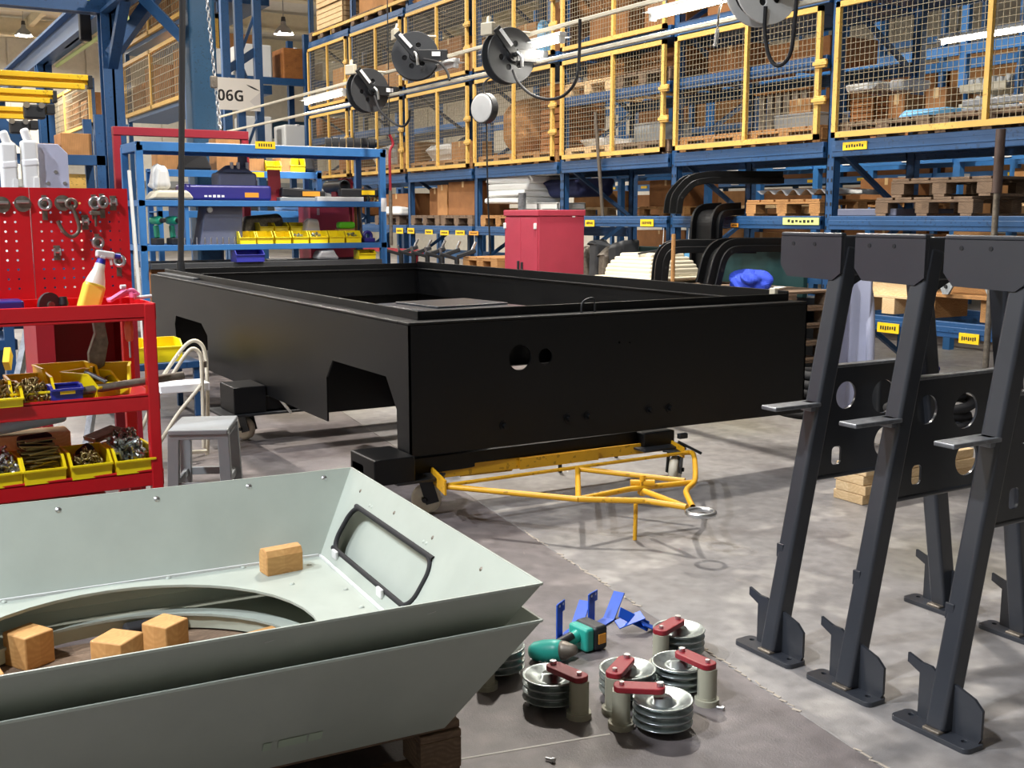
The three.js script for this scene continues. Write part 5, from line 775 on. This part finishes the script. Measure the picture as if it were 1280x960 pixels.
// ---------------------------------------------------------------- crane gantry, columns and far left
{
  const g = thing('crane_gantry', 'blue steel crane gantry of columns and beams at the upper left', 'gantry');
  const hcol = (x, z, h, w, m = M.blue) => [span(x - w / 2, x + w / 2, 0, h, z - w / 2, z - w / 2 + 0.03), span(x - w / 2, x + w / 2, 0, h, z + w / 2 - 0.03, z + w / 2), span(x - 0.015, x + 0.015, 0, h, z - w / 2, z + w / 2)];
  mk('column', hcol(3.0, -15, 4.05, 0.24), M.blue, g); mk('column', hcol(3.0, -20.5, 4.0, 0.24), M.blue, g); mk('column', hcol(3.0, -27, 4.0, 0.24), M.blue, g);
  mk('long_beam', [span(2.88, 3.12, 4.36, 4.4, -13.2, -30), span(2.88, 3.12, 4.0, 4.04, -13.2, -30), span(2.98, 3.02, 4.0, 4.4, -13.2, -30)], M.blue, g);
  mk('cross_beam', [span(-6, 3.1, 4.32, 4.36, -15.12, -14.88), span(-6, 3.1, 4.0, 4.04, -15.12, -14.88), span(-6, 3.1, 4.0, 4.36, -15.02, -14.98)], M.blue, g);
  mk('knee_brace', [bar([3.0, 3.3, -15], [3.0, 4.05, -14.0], 0.12, 0.1), bar([3.0, 4.5, -14.6], [3.84, 3.5, -14.1], 0.16, 0.12)], M.blue, g);
  mk('knee_brace', [bar([3.0, 3.5, -14.9], [3.75, 4.6, -14.4], 0.16, 0.14)], M.blue, g);
  mk('conduit', rod([3.14, 3.92, -14.6], [3.14, 3.95, -20], 0.03), M.stickerLime, g); mk('conduit', rod([2.7, 4.12, -14.7], [3.1, 4.6, -14.2], 0.035), M.stickerLime, g);
  mk('buffer', rbox(0.14, 0.4, 0.14, 0.02, 2.82, 3.95, -15.6), M.rubber, g);
  const c = thing('column', 'thick teal-blue steel column behind the hanging chain', 'column', [3.86, 0, -14]); mk('shaft', [rbox(0.33, 8.6, 0.33, 0.05, 0, 4.3, 0)], M.teal, c); mk('base_plate', rbox(0.55, 0.03, 0.55, 0.005, 0, 0.015, 0), M.teal, c);
  const rails = [[[2.002,2.718,-11], 'upper front'], [[1.905,2.708,-12.4], 'middle'], [[1.903,2.633,-13.6], 'lowest, farthest']];
  rails.forEach(([q, l], i) => { const o = thing('crane_rail', l + ' yellow crane rail of three at the left', 'crane rail', [q[0], q[1], q[2]]); mk('rail', [rbox(6, 0.05, 0.09, 0.006, -3, 0.035, 0), rbox(6, 0.05, 0.09, 0.006, -3.05, -0.045, 0), box(6, 0.05, 0.02, -3, 0, 0)], M.yellow, o); mk('hanger', [rod([-0.9, 0.06, 0], [-0.9, 9 - q[1], 0], 0.015), rod([-4.9, 0.06, 0], [-4.9, 9 - q[1], 0], 0.015)], M.greyDark, o); mk('stop', rbox(0.04, 0.12, 0.1, 0.008, 0.0, 0, 0), M.darkTool, o);
    if (i) { const tr = mk('trolley', [rbox(0.2, 0.14, 0.14, 0.02, -0.2, -0.16, 0), rbox(0.08, 0.1, 0.16, 0.01, -0.05, -0.13, 0)], M.darkTool, o); mk('wheel', [place(new THREE.CylinderGeometry(0.03, 0.03, 0.03, 16), -0.28, -0.1, 0.08, H), place(new THREE.CylinderGeometry(0.03, 0.03, 0.03, 16), -0.14, -0.1, 0.08, H)], M.steel, tr); } });
  // hanging chain and cable
  const ch = thing('hoist_chain', 'silver hoist chain hanging before the teal column, hook block low on it', 'chain', [0, 0, -13.0]);
  const link = new THREE.TorusGeometry(0.026, 0.009, 6, 12), x0 = 3.67, x1 = 3.78, yB = 2.5, gs = []; let k = 0; for (let y = yB; y < 9; y += 0.058, k++) { const l = link.clone().scale(0.75, 1.25, 1); gs.push(place(l, x1 + (x0 - x1) * (y - yB) / 1.7, y, 0, 0, k % 2 ? 0.3 : 1.6, 0)); }
  mk('chain', gs, M.steel, ch).userData.kind = 'stuff'; mk('hook_block', rbox(0.08, 0.14, 0.06, 0.02, 3.72, 3.02, 0.03), M.dull, ch); 
  const cb = thing('hanging_cable', 'thick black cable hanging from the ceiling into the far end of the black frame', 'cable'); mk('cable', rod([2.597,3.328,-9.9], [2.481,1.047,-9.9], 0.026, 14), M.rubber, cb); { const a = [2.597,3.328,-9.9]; mk('upper_cable', rod(a, [a[0] + 0.05, 9, -9.9], 0.026, 12), M.rubber, cb); const b = [2.481,1.047,-9.9]; mk('end_socket', rod([b[0], b[1] - 0.1, b[2]], [b[0], b[1] + 0.05, b[2]], 0.035, 14), M.darkTool, cb); }
  // lattice post and sign
  const la = thing('lattice_post', 'tall blue lattice post behind the white sign', 'post', [0, 0, -20]);
  const X = [[5.963,3.893,-20][0], [6.209,3.908,-20][0], [6.548,3.929,-20][0]]; X.forEach(x => mk('chord', span(x - 0.07, x + 0.07, 0, 8.9, -0.06, 0.06), M.blue, la));
  for (let y = 1.6, s = 0; y < 8; y += 0.9, s ^= 1) { mk('brace', bar([X[s ? 1 : 2], y, 0], [X[s ? 2 : 1], y + 0.85, 0], 0.05, 0.05), M.blue, la); if (s) mk('cross_bar', bar([X[0], y - 0.25, -0.02], [X[2], y + 0.15, -0.02], 0.05, 0.14), M.blue, la); }
  const sg = [5.737,6.503,3.357,3.91], w = sg[1] - sg[0], h = sg[3] - sg[2], s = thing('sign', 'white sign reading 06G with a dark pen stroke, hung on the lattice post', 'sign', [(sg[0] + sg[1]) / 2, (sg[2] + sg[3]) / 2, -19.8]);
  const cv = document.createElement('canvas'); cv.width = 512; cv.height = Math.round(512 * h / w); const cx = cv.getContext('2d'); cx.fillStyle = '#e2dfd8'; cx.fillRect(0, 0, 512, cv.height); cx.fillStyle = '#17181a'; cx.font = 'bold 178px sans-serif'; cx.textBaseline = 'middle'; cx.textAlign = 'left'; cx.fillText('06G', 12 - 20, cv.height * 0.55);
  cx.beginPath(); cx.moveTo(345, cv.height * 0.18); cx.quadraticCurveTo(420, cv.height * 0.22, 510, cv.height * 0.36); cx.quadraticCurveTo(420, cv.height * 0.33, 345, cv.height * 0.18); cx.fill(); cx.fillStyle = '#cfccc9'; cx.beginPath(); cx.moveTo(512, cv.height * 0.4); cx.lineTo(380, cv.height * 0.7); cx.lineTo(500, cv.height); cx.lineTo(512, cv.height); cx.fill();
  const ct = new THREE.CanvasTexture(cv); ct.colorSpace = THREE.SRGBColorSpace; mk('board', box(w, h, 0.02), M.white, s); mk('print', new THREE.PlaneGeometry(w, h).translate(0, 0, 0.012), std({ map: ct, roughness: 0.5 }), s, undefined, true); mk('hanger', [rod([-w * 0.2, h / 2, -0.03], [-w * 0.2, h / 2 - 0.1, -0.15], 0.02)], M.steel, s);
  // far cages between the columns
  const far = (r, l, mid) => { const o = thing('far_cage_panel', l, 'guard panel', [7.4, r[2], r[0]]); const wz = r[1] - r[0], hh = r[3] - r[2], q = 0.1; mk('frame', [span(0, q, 0, q, 0, wz), span(0, q, hh - q, hh, 0, wz), span(0, q, 0, hh, 0, q), span(0, q, 0, hh, wz - q, wz), span(0, q, 0, hh, wz * 0.35, wz * 0.35 + 0.12)], M.fence, o); const gw = []; for (let z = 0.2; z < wz; z += 0.2) gw.push(box(0.02, hh, 0.02, 0.04, hh / 2, z)); for (let y = 0.2; y < hh; y += 0.2) gw.push(box(0.02, 0.02, wz, 0.04, y, wz / 2)); mk('wire_mesh', gw, M.wire, o).userData.kind = 'stuff'; const pb = r[2] > 6.1 ? -0.35 : -r[2]; mk('post', [span(0.1, 0.22, pb, hh, 0.02, 0.14), span(0.1, 0.22, pb, hh, wz - 0.14, wz - 0.02)], M.blue, o);
    const n = Math.max(2, Math.round(wz / 1.6)); for (let i = 0; i < n; i++) { const c = thing('carton', (['tall brown', 'pale', 'dark', 'wide brown', 'orange-brown', 'squat'][i % 6]) + ' carton behind the ' + l, 'box', [8.1, r[2], r[0] + (i + 0.5) * wz / n]); const hc = hh * rr(0.45, 0.85); mk('body', rbox(0.9, hc, wz / n * 0.8, 0.02, 0, hc / 2 + 0.1, 0), i % 2 ? M.card : M.cardDark, c); mk('tape', box(0.902, 0.01, 0.1, 0, hc + 0.1, 0), M.tape, c); }
    mk('floor_beam', [span(0.1, 1.3, -0.12, 0.08, 0, wz)], M.blue, o); };
  far([-35.5, -25.6, 4.42, 6.0], 'lower of two far yellow mesh cages between the blue columns'); far([-35.5, -25.6, 6.4, 8.0], 'upper of two far yellow mesh cages between the blue columns'); far([-49, -41, 4.6, 6.2], 'farthest yellow mesh cage, left of the gantry column');
  // blue shelving with cartons and white wrapped panels behind the pegboard
  const b = thing('shelf_unit', 'distant blue shelf with cartons left of the gantry column', 'shelf unit', [0, 0, -14.2]); for (const y of [2.22, 1.6, 0.8]) mk('shelf', [span(-2, 2.72, y - 0.12, y, -0.04, 0.04, 0.004), span(-2, 2.72, y - 0.03, y, -0.8, -0.04)], M.blue, b); for (const x of [-1.9, 2.66]) for (const z of [0, -0.75]) mk('post', span(x - 0.05, x + 0.05, 0, 2.7, z - 0.04, z + 0.04), M.blue, b); mk('brace', bar([0.4, 3.6, 0.1], [1.9, 2.25, 0.1], 0.08, 0.14), M.blue, b);
  const ca = (l, x0, x1, h, m = M.card, y = 2.22) => { const o = thing('carton', l, 'box', [(x0 + x1) / 2, y, -14.55]); mk('body', rbox(x1 - x0, h, 0.5, 0.008, 0, h / 2, 0), m, o); mk('tape', box(0.06, 0.003, 0.502, 0, h, 0), M.tape, o); };
  ca('low carton left of the taller one, beside the gantry column', 1.93, 2.22, 0.13); ca('taller carton beside the gantry column', 2.24, 2.59, 0.26); ca('brown crate-like carton at the left edge on the distant blue shelf', -0.1, 0.55, 0.3, M.cardDark); ca('pale carton stacked on the brown one at the left edge', 0.0, 0.5, 0.3, M.card, 2.525); ca('yellow-green carton on the middle tier by the column', 1.9, 2.5, 0.4, M.fence, 1.6); ca('white carton on the middle tier at the left edge', 0.0, 0.5, 0.4, M.white, 1.6);
  const wbx = thing('workbench', 'blue workbench behind the pegboard', 'bench', [0, 0, -8.3]); mk('top', span(-0.8, 1.3, 1.12, 1.18, -0.4, 0.4, 0.006), M.blue, wbx); mk('lower_shelf', span(-0.8, 0.9, 0.62, 0.69, -0.35, 0.35, 0.006), M.blue, wbx); for (const x of [-0.75, 0.85]) for (const z of [-0.35, 0.35]) mk('leg', span(x - 0.03, x + 0.03, 0, 1.12, z - 0.03, z + 0.03), M.blue, wbx); mk('side_panel', span(0.86, 1.28, 0.7, 1.12, -0.3, -0.28), M.blue, wbx);
  const lp = [1.136,1.315,1.684,1.98]; { const o = thing('sheet_metal_part', 'pale lavender steel panel with sloped top corner and rivets, above the pegboard', 'panel', [0, 1.18, -8.2], 0); const [a, c] = [lp[0], lp[1]]; const H1 = lp[3] - 1.18; mk('plate', plate([[a, 0], [c, 0], [c, H1 - 0.06], [a + 0.12, H1], [a, H1]], 0.03, [], 0.003), M.lav, o); for (const [u, v] of [[60, 229], [81, 229], [70, 215]]) { const q = u === 60 ? [1.18,1.72,-8.16] : u === 81 ? [1.287,1.722,-8.16] : [1.235,1.796,-8.16]; mk('rivet', place(new THREE.CylinderGeometry(0.012, 0.014, 0.01, 12), q[0], q[1] - 1.18, 0.036, H), M.steel, o); } }
  const pnl = (u, l, hgt, wdt) => { const o = thing('wrapped_upright', l, 'wrapped panel', [u, 1.18, -8.15]); mk('wrap', [rbox(wdt, hgt, 0.12, 0.02, 0, hgt / 2, 0), rbox(wdt * 0.5, 0.1, 0.1, 0.02, -wdt * 0.1, hgt + 0.03, 0, 0, 0, 0.3), bar([wdt * 0.3, hgt * 0.7, 0.06], [wdt * 0.1, 0.05, 0.07], 0.03, 0.02)], M.sheet, o); mk('film', [rbox(wdt * 1.04, 0.06, 0.13, 0.02, 0, hgt * 0.82, 0, 0, 0, 0.1), rbox(wdt * 1.03, 0.05, 0.13, 0.02, 0, hgt * 0.4, 0, 0, 0, -0.05)], M.paper, o); };
  pnl(0.94, 'left of two white wrapped uprights above the pegboard', 0.8, 0.1); pnl(1.07, 'right of two white wrapped uprights above the pegboard', 0.82, 0.1);
  // aluminium ladder low at left, dark red open cabinet
  { const o = thing('ladder', 'aluminium ladder leaning low at the left behind the red trolley', 'ladder'); const A = [0.625,0.678,-6.3], B = [0.847,0.896,-6.9], C = [A[0] + 0.12, A[1], A[2] + 0.05]; mk('stile', bar([A[0] - 0.12, 0, -6.05], [B[0] + 0.04, 1.0, -6.95], 0.03, 0.07), M.alu, o); mk('stile', bar([A[0] + 0.3, 0, -6.05], [B[0] + 0.46, 1.0, -6.95], 0.03, 0.07), M.alu, o); for (let i = 1; i < 4; i++) { const f = i * 0.25; mk('rung', rod([A[0] - 0.12 + (B[0] + 0.16 - A[0]) * f, f, -6.05 - 0.9 * f], [A[0] + 0.3 + (B[0] + 0.16 - A[0]) * f, f, -6.05 - 0.9 * f], 0.016), M.alu, o); } const q = [0.672,0.749,-6.4]; mk('label', bar([q[0] - 0.01, q[1] - 0.04, q[2] + 0.015], [q[0] + 0.01, q[1] + 0.03, q[2] - 0.05], 0.032, 0.074), M.sticker, o); }
  { const r = [0.716,1.161,0.781,0.99], o = thing('open_cabinet', 'dark red open-fronted steel cabinet behind the middle shelf of the trolley', 'cabinet', [0, 0, -5.6]); const [a, c] = [r[0], r[1] + 0.02]; mk('shell', [span(a, a + 0.08, 0.66, 1.1, -0.45, 0), span(c - 0.03, c, 0.66, 1.1, -0.45, 0), span(a, c, 1.08, 1.1, -0.45, 0), span(a, c, 0.66, 0.68, -0.45, 0), span(a, c, 0.66, 1.1, -0.45, -0.44)], M.redDark, o); for (const q of [a, c - 0.05]) for (const z of [-0.44, -0.04]) mk('leg', span(q, q + 0.05, 0, 0.66, z, z + 0.04), M.redDark, o); }
  { const o = thing('low_table', 'low blue table with yellow bins beyond the folding steps', 'table', [2.0, 0, -8.6]); mk('top', span(-0.42, 0.2, 0.37, 0.42, -0.3, 0.3, 0.005), M.blue, o); for (const x of [-0.4, 0.15]) for (const z of [-0.26, 0.26]) mk('leg', span(x, x + 0.04, 0, 0.37, z - 0.02, z + 0.02), M.blue, o); }
  openBin('parts_bin', 'left yellow bin on the low blue table beyond the folding steps', [1.74, 0.42, -8.5], 0, 0.2, 0.16, 0.25, M.bin, 0.7); openBin('parts_bin', 'right yellow bin on the low blue table beyond the folding steps', [1.98, 0.42, -8.5], 0, 0.2, 0.16, 0.25, M.bin, 0.7);
}
{ // distant racks of mixed goods right of the sign
  const t = thing('pallet_rack', 'distant blue rack of mixed white goods right of the sign', 'rack', [0, 0, -22.5]);
  for (const x of [6.2, 8.4, 10.6]) for (const z of [0, -1]) mk('post', span(x - 0.06, x + 0.06, 0, 5.2, z - 0.06, z + 0.06), M.blue, t);
  for (const y of [1.5, 2.9, 4.3]) mk('beam', [span(6.2, 10.6, y - 0.14, y, -0.03, 0.03), span(6.2, 10.6, y - 0.03, y - 0.005, -1, 0)], M.blue, t);
  const L = [['white', M.sheet], ['rust-brown', M.orangeWood], ['pale', M.cream], ['dark', M.greyDark], ['white', M.white]], tier = { 1.5: 'lowest', 2.9: 'middle', 4.3: 'top' };
  for (const y of [1.5, 2.9, 4.3]) for (let i = 0; i < 5; i++) { const [n, m] = L[(i + Math.round(y)) % 5], o = thing('carton', n + ' package on the ' + tier[y] + ' tier of the distant rack, ' + ['left end', 'second', 'middle', 'fourth', 'right end'][i], 'box', [6.55 + i * 0.84, y, -23]); mk('body', rbox(rr(0.5, 0.75), rr(0.4, 0.9), 0.7, 0.04, 0, 0, 0).translate(0, 0, 0), m, o); const bb = new THREE.Box3().setFromObject(o); o.children[0].position.y = y - bb.min.y; mk('strap', box(0.05, 0.02, 0.72, 0, bb.max.y - bb.min.y, 0), M.paper, o); }
}
// ---------------------------------------------------------------- things on the floor before and under the rack
{
  const U = (label, pos, ry, pts, w) => { const t = thing('steel_bracket', label, 'bracket', pos, ry); const out = [], n = pts.length; mk('web', plate(pts, w, [], 0.004), M.black, t); return t; };
  // bent channel: a thick curved strip with raised flanges
  const bent = (label, path, w, th, pos, ry, ext) => {
    const t = thing('bent_bracket', label, 'bracket', pos, ry), crv = new THREE.CatmullRomCurve3(path.map(p => V(p[0], p[1], 0)), false, 'catmullrom', 0.3), N = 40, pt = crv.getSpacedPoints(N), L = [], R = [];
    pt.forEach((p, i) => { const a = pt[Math.max(0, i - 1)], b = pt[Math.min(N, i + 1)], d = b.clone().sub(a).normalize(); L.push([p.x - d.y * th / 2, p.y + d.x * th / 2]); R.push([p.x + d.y * th / 2, p.y - d.x * th / 2]); });
    mk('strip', plate([...L, ...R.reverse()], w, [], 0.004).translate(0, 0, -w / 2), M.black, t);
    for (const s of [-1, 1]) mk('flange', plate([...L.map((q, i) => [q[0] + (q[0] - R[N - i][0]) * 1.2, q[1] + (q[1] - R[N - i][1]) * 1.2]), ...R.slice()], 0.02, [], 0.003).translate(0, 0, s * w * 0.36 - 0.01), M.black, t);
    for (const q of [0.12, 0.3]) mk('bolt_hole', rod([pt[Math.round(q * N)].x - 0.004, pt[Math.round(q * N)].y, -w / 2 - 0.006], [pt[Math.round(q * N)].x + 0.004, pt[Math.round(q * N)].y, w / 2 + 0.006], 0.012), M.rubber, t);
    return t;
  };
  bent('black bent bracket lying arched on the open shelf, curved end to the left', [[-0.02, 0.02], [0.0, 0.17], [0.12, 0.3], [0.32, 0.335], [1.0, 0.335]], 0.34, 0.05, [6.95, 1.505, -8.55], -0.45);
  bent('black bent bracket hanging vertically before the rack beam', [[-0.02, -0.6], [0.0, -0.5], [0.0, 0.0], [0.06, 0.1], [0.32, 0.12]], 0.34, 0.05, [6.93, 1.42, -8.08], 0.12);
  bent('black bent bracket arched on the old pallet, left one on the floor', [[0, 0.0], [0.02, 0.2], [0.12, 0.28], [0.8, 0.28]], 0.22, 0.05, [6.15, 0.925, -7.75], -0.5); bent('black bent bracket arched on the old pallet, right one on the floor', [[-0.02, 0.0], [0.04, 0.22], [0.16, 0.3], [0.82, 0.3]], 0.26, 0.05, [6.25, 0.925, -7.2], -0.2);
  const stack = (x, z, n, l, m) => { for (let k = 0; k < n; k++) pallet(['lowest', 'second', 'third', 'fourth', 'fifth', 'topmost'][k] + ' old pallet in the stack ' + l, [x, k * 0.147, z], 0.02 * (k % 2), m, 1.05, 1.1); };
  stack(6.62, -7.2, 6, 'before the rack under the bent brackets', M.old); stack(6.62, -8.46, 6, 'before the rack under the white cover', M.old); 
  { const t = thing('plastic_cover', 'white ribbed plastic cover with a black cord on the pallet stack', 'cover', [6.55, 0.884, -8.42], 0.1); const gs = []; for (let i = 0; i < 6; i++) gs.push(rbox(0.64 - i * i * 0.008, 0.06, 0.64 - i * i * 0.008, 0.02, 0, 0.07 + i * 0.034, 0)); mk('body', gs, M.cream, t); mk('brim', rbox(0.78, 0.03, 0.78, 0.012, 0, 0.04, 0), M.cream, t); mk('foot', rbox(0.6, 0.03, 0.6, 0.01, 0, 0.015, 0), M.cream, t); mk('cord', tube([[-0.25, 0.27, 0.1], [-0.1, 0.3, 0.2], [0.05, 0.275, 0.1], [-0.05, 0.28, 0], [-0.2, 0.27, 0.05]], 0.008, 40, true), M.rubber, t); mk('hose', tube([[-0.38, 0.05, 0.1], [-0.5, 0.03, 0.3], [-0.56, -0.12, 0.35], [-0.56, -0.5, 0.36]], 0.02, 30), M.cream, t); }
  soft('plastic_bag', 'crumpled brownish bag hanging under the white cover', 'bag', [-8.3, -8.05, 0.74, 0.88], 5.97, 0.1, M.film, 61);
  { const t = thing('cloth', 'bright blue crumpled cloth lying on the pallet before the rack', 'cloth', [6.45, 0.887, -6.95]); const g = new THREE.IcosahedronGeometry(0.17, 8), p = g.attributes.position; for (let i = 0; i < p.count; i++) { const k = 0.7 + 0.6 * vnoise(p.getX(i) * 16 + 20, p.getZ(i) * 16 + p.getY(i) * 12 + 20, 64, 7); p.setXYZ(i, p.getX(i) * k * 1.1, Math.max(-0.07, p.getY(i) * k * 0.55), p.getZ(i) * k); } g.computeVertexNormals(); mk('cloth', g.translate(0, 0.07, 0), M.blueCloth, t); }
  one('paper_scrap', rbox(0.3, 0.012, 0.14, 0.004, 6.6, 0.9, -6.86, 0, 0.4, 0.03), M.sheet, 'crumpled white paper strip right of the blue cloth', 'paper'); one('steel_rod', rod([6.2, 0.896, -7.0], [6.5, 0.9, -7.08], 0.012), M.alu, 'short silver rod lying left of the blue cloth', 'rod');
  one('steel_rod', rod([7.185, 1.5, -10.13], [7.06, 2.62, -10.12], 0.02), M.dull, 'thin grey rod standing on the beam before the third cage', 'rod'); one('steel_rod', rod([6.0, 0, -7.42], [6.0, 1.35, -7.42], 0.018), M.wood, 'thin brown pole standing right of the white cover', 'pole');
  { const t = thing('steel_rod', 'grey upright pole with a brown sleeve at the right before the rack', 'pole', [6.95, 0, -5.03]); mk('pole', rod([0, 0, 0], [0, 2.1, 0], 0.022), M.dull, t); mk('sleeve', rod([0, 1.66, 0], [0, 2.1, 0], 0.033), std({ color: 0x4a3a34, roughness: 0.6 }), t); }
  // nearest bay: light timber on the low beam
  const bd = (l, r, x, m, lean) => { const t = thing('board', l, 'board', [x, r[2], (r[0] + r[1]) / 2]); mk('board', rbox(0.03, r[3] - r[2], r[1] - r[0], 0.004, 0, (r[3] - r[2]) / 2, 0, 0, 0, lean), m, t); return t; };
  { const t = thing('wooden_crate', 'fresh pale wooden crate seen between the first two A-stands', 'crate', [7.35, 0.7, -6.35]); mk('panel', plate([[-0.3, 0], [0.3, 0], [0.26, 0.4], [0.12, 0.4], [0.1, 0.44], [-0.26, 0.44]], 0.02, [], 0.002).rotateY(-H).translate(0, 0.16, 0), M.pale, t); mk('slat', rbox(0.5, 0.025, 0.68, 0.004, 0.2, 0.145, 0), M.pale, t); for (const z of [-0.25, 0.12]) mk('block', rbox(0.3, 0.13, 0.13, 0.004, 0.1, 0.067, z), M.pale, t); mk('panel', [rbox(0.02, 0.4, 0.6, 0.004, 0.45, 0.36, 0), rbox(0.45, 0.4, 0.02, 0.004, 0.22, 0.36, 0.29)], M.pale, t); }
  { const t = thing('wooden_crate', 'brown wooden crate with an open base seen between the last two A-stands', 'crate', [7.3, 0.7, -5.55]); mk('panel', plate([[-0.3, 0], [0.35, 0], [0.1, 0.5], [-0.22, 0.5]], 0.02, [], 0.002).rotateY(-H).translate(0.2, 0.2, 0), M.wood, t); mk('slat', rbox(0.6, 0.03, 0.72, 0.004, 0.25, 0.19, 0), M.wood, t); for (const z of [-0.28, 0.25]) mk('block', rbox(0.4, 0.175, 0.12, 0.004, 0.2, 0.09, z), M.wood, t); }
  { const t = thing('steel_bracket', 'pale grey U-shaped steel handle on the brown crate between the A-stands', 'bracket', [7.22, 0.905, -5.4]); mk('bar', rbox(0.03, 0.03, 0.5, 0.006, 0.04, 0.1, 0), M.grey, t); for (const z of [-0.2, 0.2]) { mk('cheek', plate([[-0.08, 0.1], [0.08, 0.1], [0.02, 0], [-0.03, 0]], 0.02).rotateY(-H).translate(0, 0.0, z), M.grey, t); mk('hole', rod([-0.03, 0.06, z], [-0.01, 0.06, z], 0.014), M.rubber, t); } }
  one('pipe', rod([7.19, 0.7, -5.05], [7.1, 1.15, -5.12], 0.025, 14), M.cream, 'cream pipe standing at the right end of the brown crate', 'pipe');
  { const t = thing('foam_sheet', 'white folded foam sheets standing behind the right corner of the black frame', 'foam sheet', [5.6, 0, -5.15], 0.3); mk('sheet', [rbox(0.22, 1.15, 0.03, 0.008, -0.04, 0.575, 0), rbox(0.03, 1.15, 0.2, 0.008, 0.1, 0.575, 0.05)], M.lav, t); mk('flap', tube([[0.13, 1.15, 0.08], [0.14, 0.95, 0.12], [0.09, 0.72, 0.16], [0.06, 0.4, 0.18]], 0.03, 20), M.lav, t); mk('foot', rbox(0.16, 0.1, 0.08, 0.01, -0.08, 0.05, 0.06), M.lav, t); }
  { const t = thing('timber_stack', 'pale planks low on the floor seen through the holes of the middle A-stand', 'timber', [4.9, 0, -4.0]); for (let k = 0; k < 4; k++) mk('plank', rbox(0.9, 0.05, 0.2, 0.004, 0, 0.025 + k * 0.052, 0.0, 0, 0.03 * (k % 2)), M.pale, t); }
  for (const [x, z, l] of [[6.3, -6.0, 'left'], [6.6, -5.2, 'right']]) { const t = thing('cable_heap', l + ' dark heap of coiled black cable on the floor behind the A-stands', 'cables', [x, 0, z]); for (let k = 0; k < 5; k++) mk('coil', place(new THREE.TorusGeometry(0.3 - k * 0.03, 0.035, 10, 36), rr(-0.03, 0.03), 0.04 + k * 0.065, rr(-0.03, 0.03), H, rr(-0.12, 0.12)), M.rubber, t); }
  one('toolbox', [rbox(0.7, 0.3, 0.45, 0.03, 6.95, 0.15, -5.9)], M.darkTool, 'black plastic toolbox on the floor under the low beam', 'toolbox'); one('plastic_bag', rbox(0.5, 0.05, 0.3, 0.02, 6.95, 0.325, -5.75), M.purple, 'blue-violet bag on the black toolbox under the low beam', 'bag');
  // under the open shelf: dark stored parts, a long green board, black stands
  for (const [za, zb, l] of [[-8.85, -7.6, 'right'], [-10.9, -9.0, 'left']]) { one('green_board', span(7.72, 7.78, 0.73, 1.16, za, zb, 0.01), std({ color: 0x1f4a4a, roughness: 0.6 }), l + ' dark green board standing under the open shelf behind the hang tags', 'board'); one('plinth', span(7.65, 8.05, 0, 0.73, za, zb, 0.01), M.darkTool, 'black plinth under the ' + l + ' dark green board in the rack', 'plinth'); }
  for (const [z, l, y] of [[-8.6, 'right', 1.14], [-9.0, 'left', 1.14]]) { const t = thing('hang_tag', l + ' light blue tag hanging under the open shelf', 'tag', [7.14, y, z]); mk('card', rbox(0.004, 0.13, 0.11, 0.001, 0, 0, 0), M.blueTag, t); mk('string', rod([0, 0.065, 0], [0, 0.24, 0.01], 0.004), M.white, t); }
  for (let i = 0; i < 5; i++) { const z = -9.85 - i * 0.22; soft('stored_part', ['first', 'second', 'third', 'fourth', 'fifth'][i] + ' dark dull machine part from the right under the shelf behind the red cabinet', 'part', [z - 0.1, z + 0.1, 0.55, 1.1 + 0.12 * (i % 2)], 7.3, 0.3, i % 2 ? M.greyDark : M.dull, 70 + i, 9); }
  one('plinth', span(7.28, 7.58, 0, 0.55, -10.9, -9.75, 0.01), M.blackIn, 'dark low plinth under the machine parts behind the red cabinet', 'plinth');
  for (let i = 0; i < 5; i++) { const t = thing('seat_frame', ['leftmost', 'second', 'third', 'fourth', 'rightmost'][i] + ' black clamp fixture with silver knobs behind the far rim of the frame', 'fixture', [6.2 - i * 0.02, 0, -13.3 + i * 0.43]); mk('column', rod([0, 0, 0], [0, 1.02, 0], 0.03), M.darkTool, t); mk('arm', [bar([0, 1.02, 0], [0.2, 1.1, 0.1], 0.05, 0.05, 0.01), bar([0, 1.0, 0], [-0.2, 1.06, -0.05], 0.04, 0.04, 0.01)], M.darkTool, t); mk('knob', [rod([0.16, 1.1, 0.08], [0.2, 1.2, 0.1], 0.016), rod([-0.18, 1.06, -0.05], [-0.2, 1.13, -0.05], 0.014)], M.steel, t); mk('base', cyl(0.14, 0.12, 0.03, 0, 0.015, 0), M.darkTool, t); }
  { const t = thing('barrier_rail', 'low dark red steel rail behind the far rim of the frame', 'rail', [6.6, 0, -14]); mk('rail', bar([0, 1.02, -1.6], [0, 1.02, 0.5], 0.06, 0.06), M.redDark, t); for (const z of [-1.2, 0.3]) mk('post', bar([0, 0, z], [0, 1.02, z], 0.06, 0.06), M.redDark, t); }
  pallet('old pallet on edge rows behind the red cabinet, left side', [6.6, 0.882, -11.3], 0.1, M.wood, 0.7, 0.7); for (let k = 0; k < 6; k++) pallet(['lowest', 'second', 'third', 'fourth', 'fifth', 'sixth'][k] + ' pallet in the stack hidden behind the red cabinet', [6.6, k * 0.147, -11.3], 0.1, M.wood, 0.7, 0.7);
  { const t = thing('rope', 'dark chain hanging right of the blue shelf unit', 'chain', [5.151,2.279,-11.3]); mk('chain', rod([0, -0.5, 0], [0, -1.1, 0], 0.02), M.dull, t); mk('handle', [tube([[0, 0.1, 0], [0.04, 0, 0], [0, -0.1, 0], [0, -0.5, 0]], 0.016, 16)], M.redDark, t); mk('upper_cord', rod([0, 0.1, 0], [0, 6.5, 0], 0.006), M.darkTool, t); }
}
renderer.render(scene, camera);
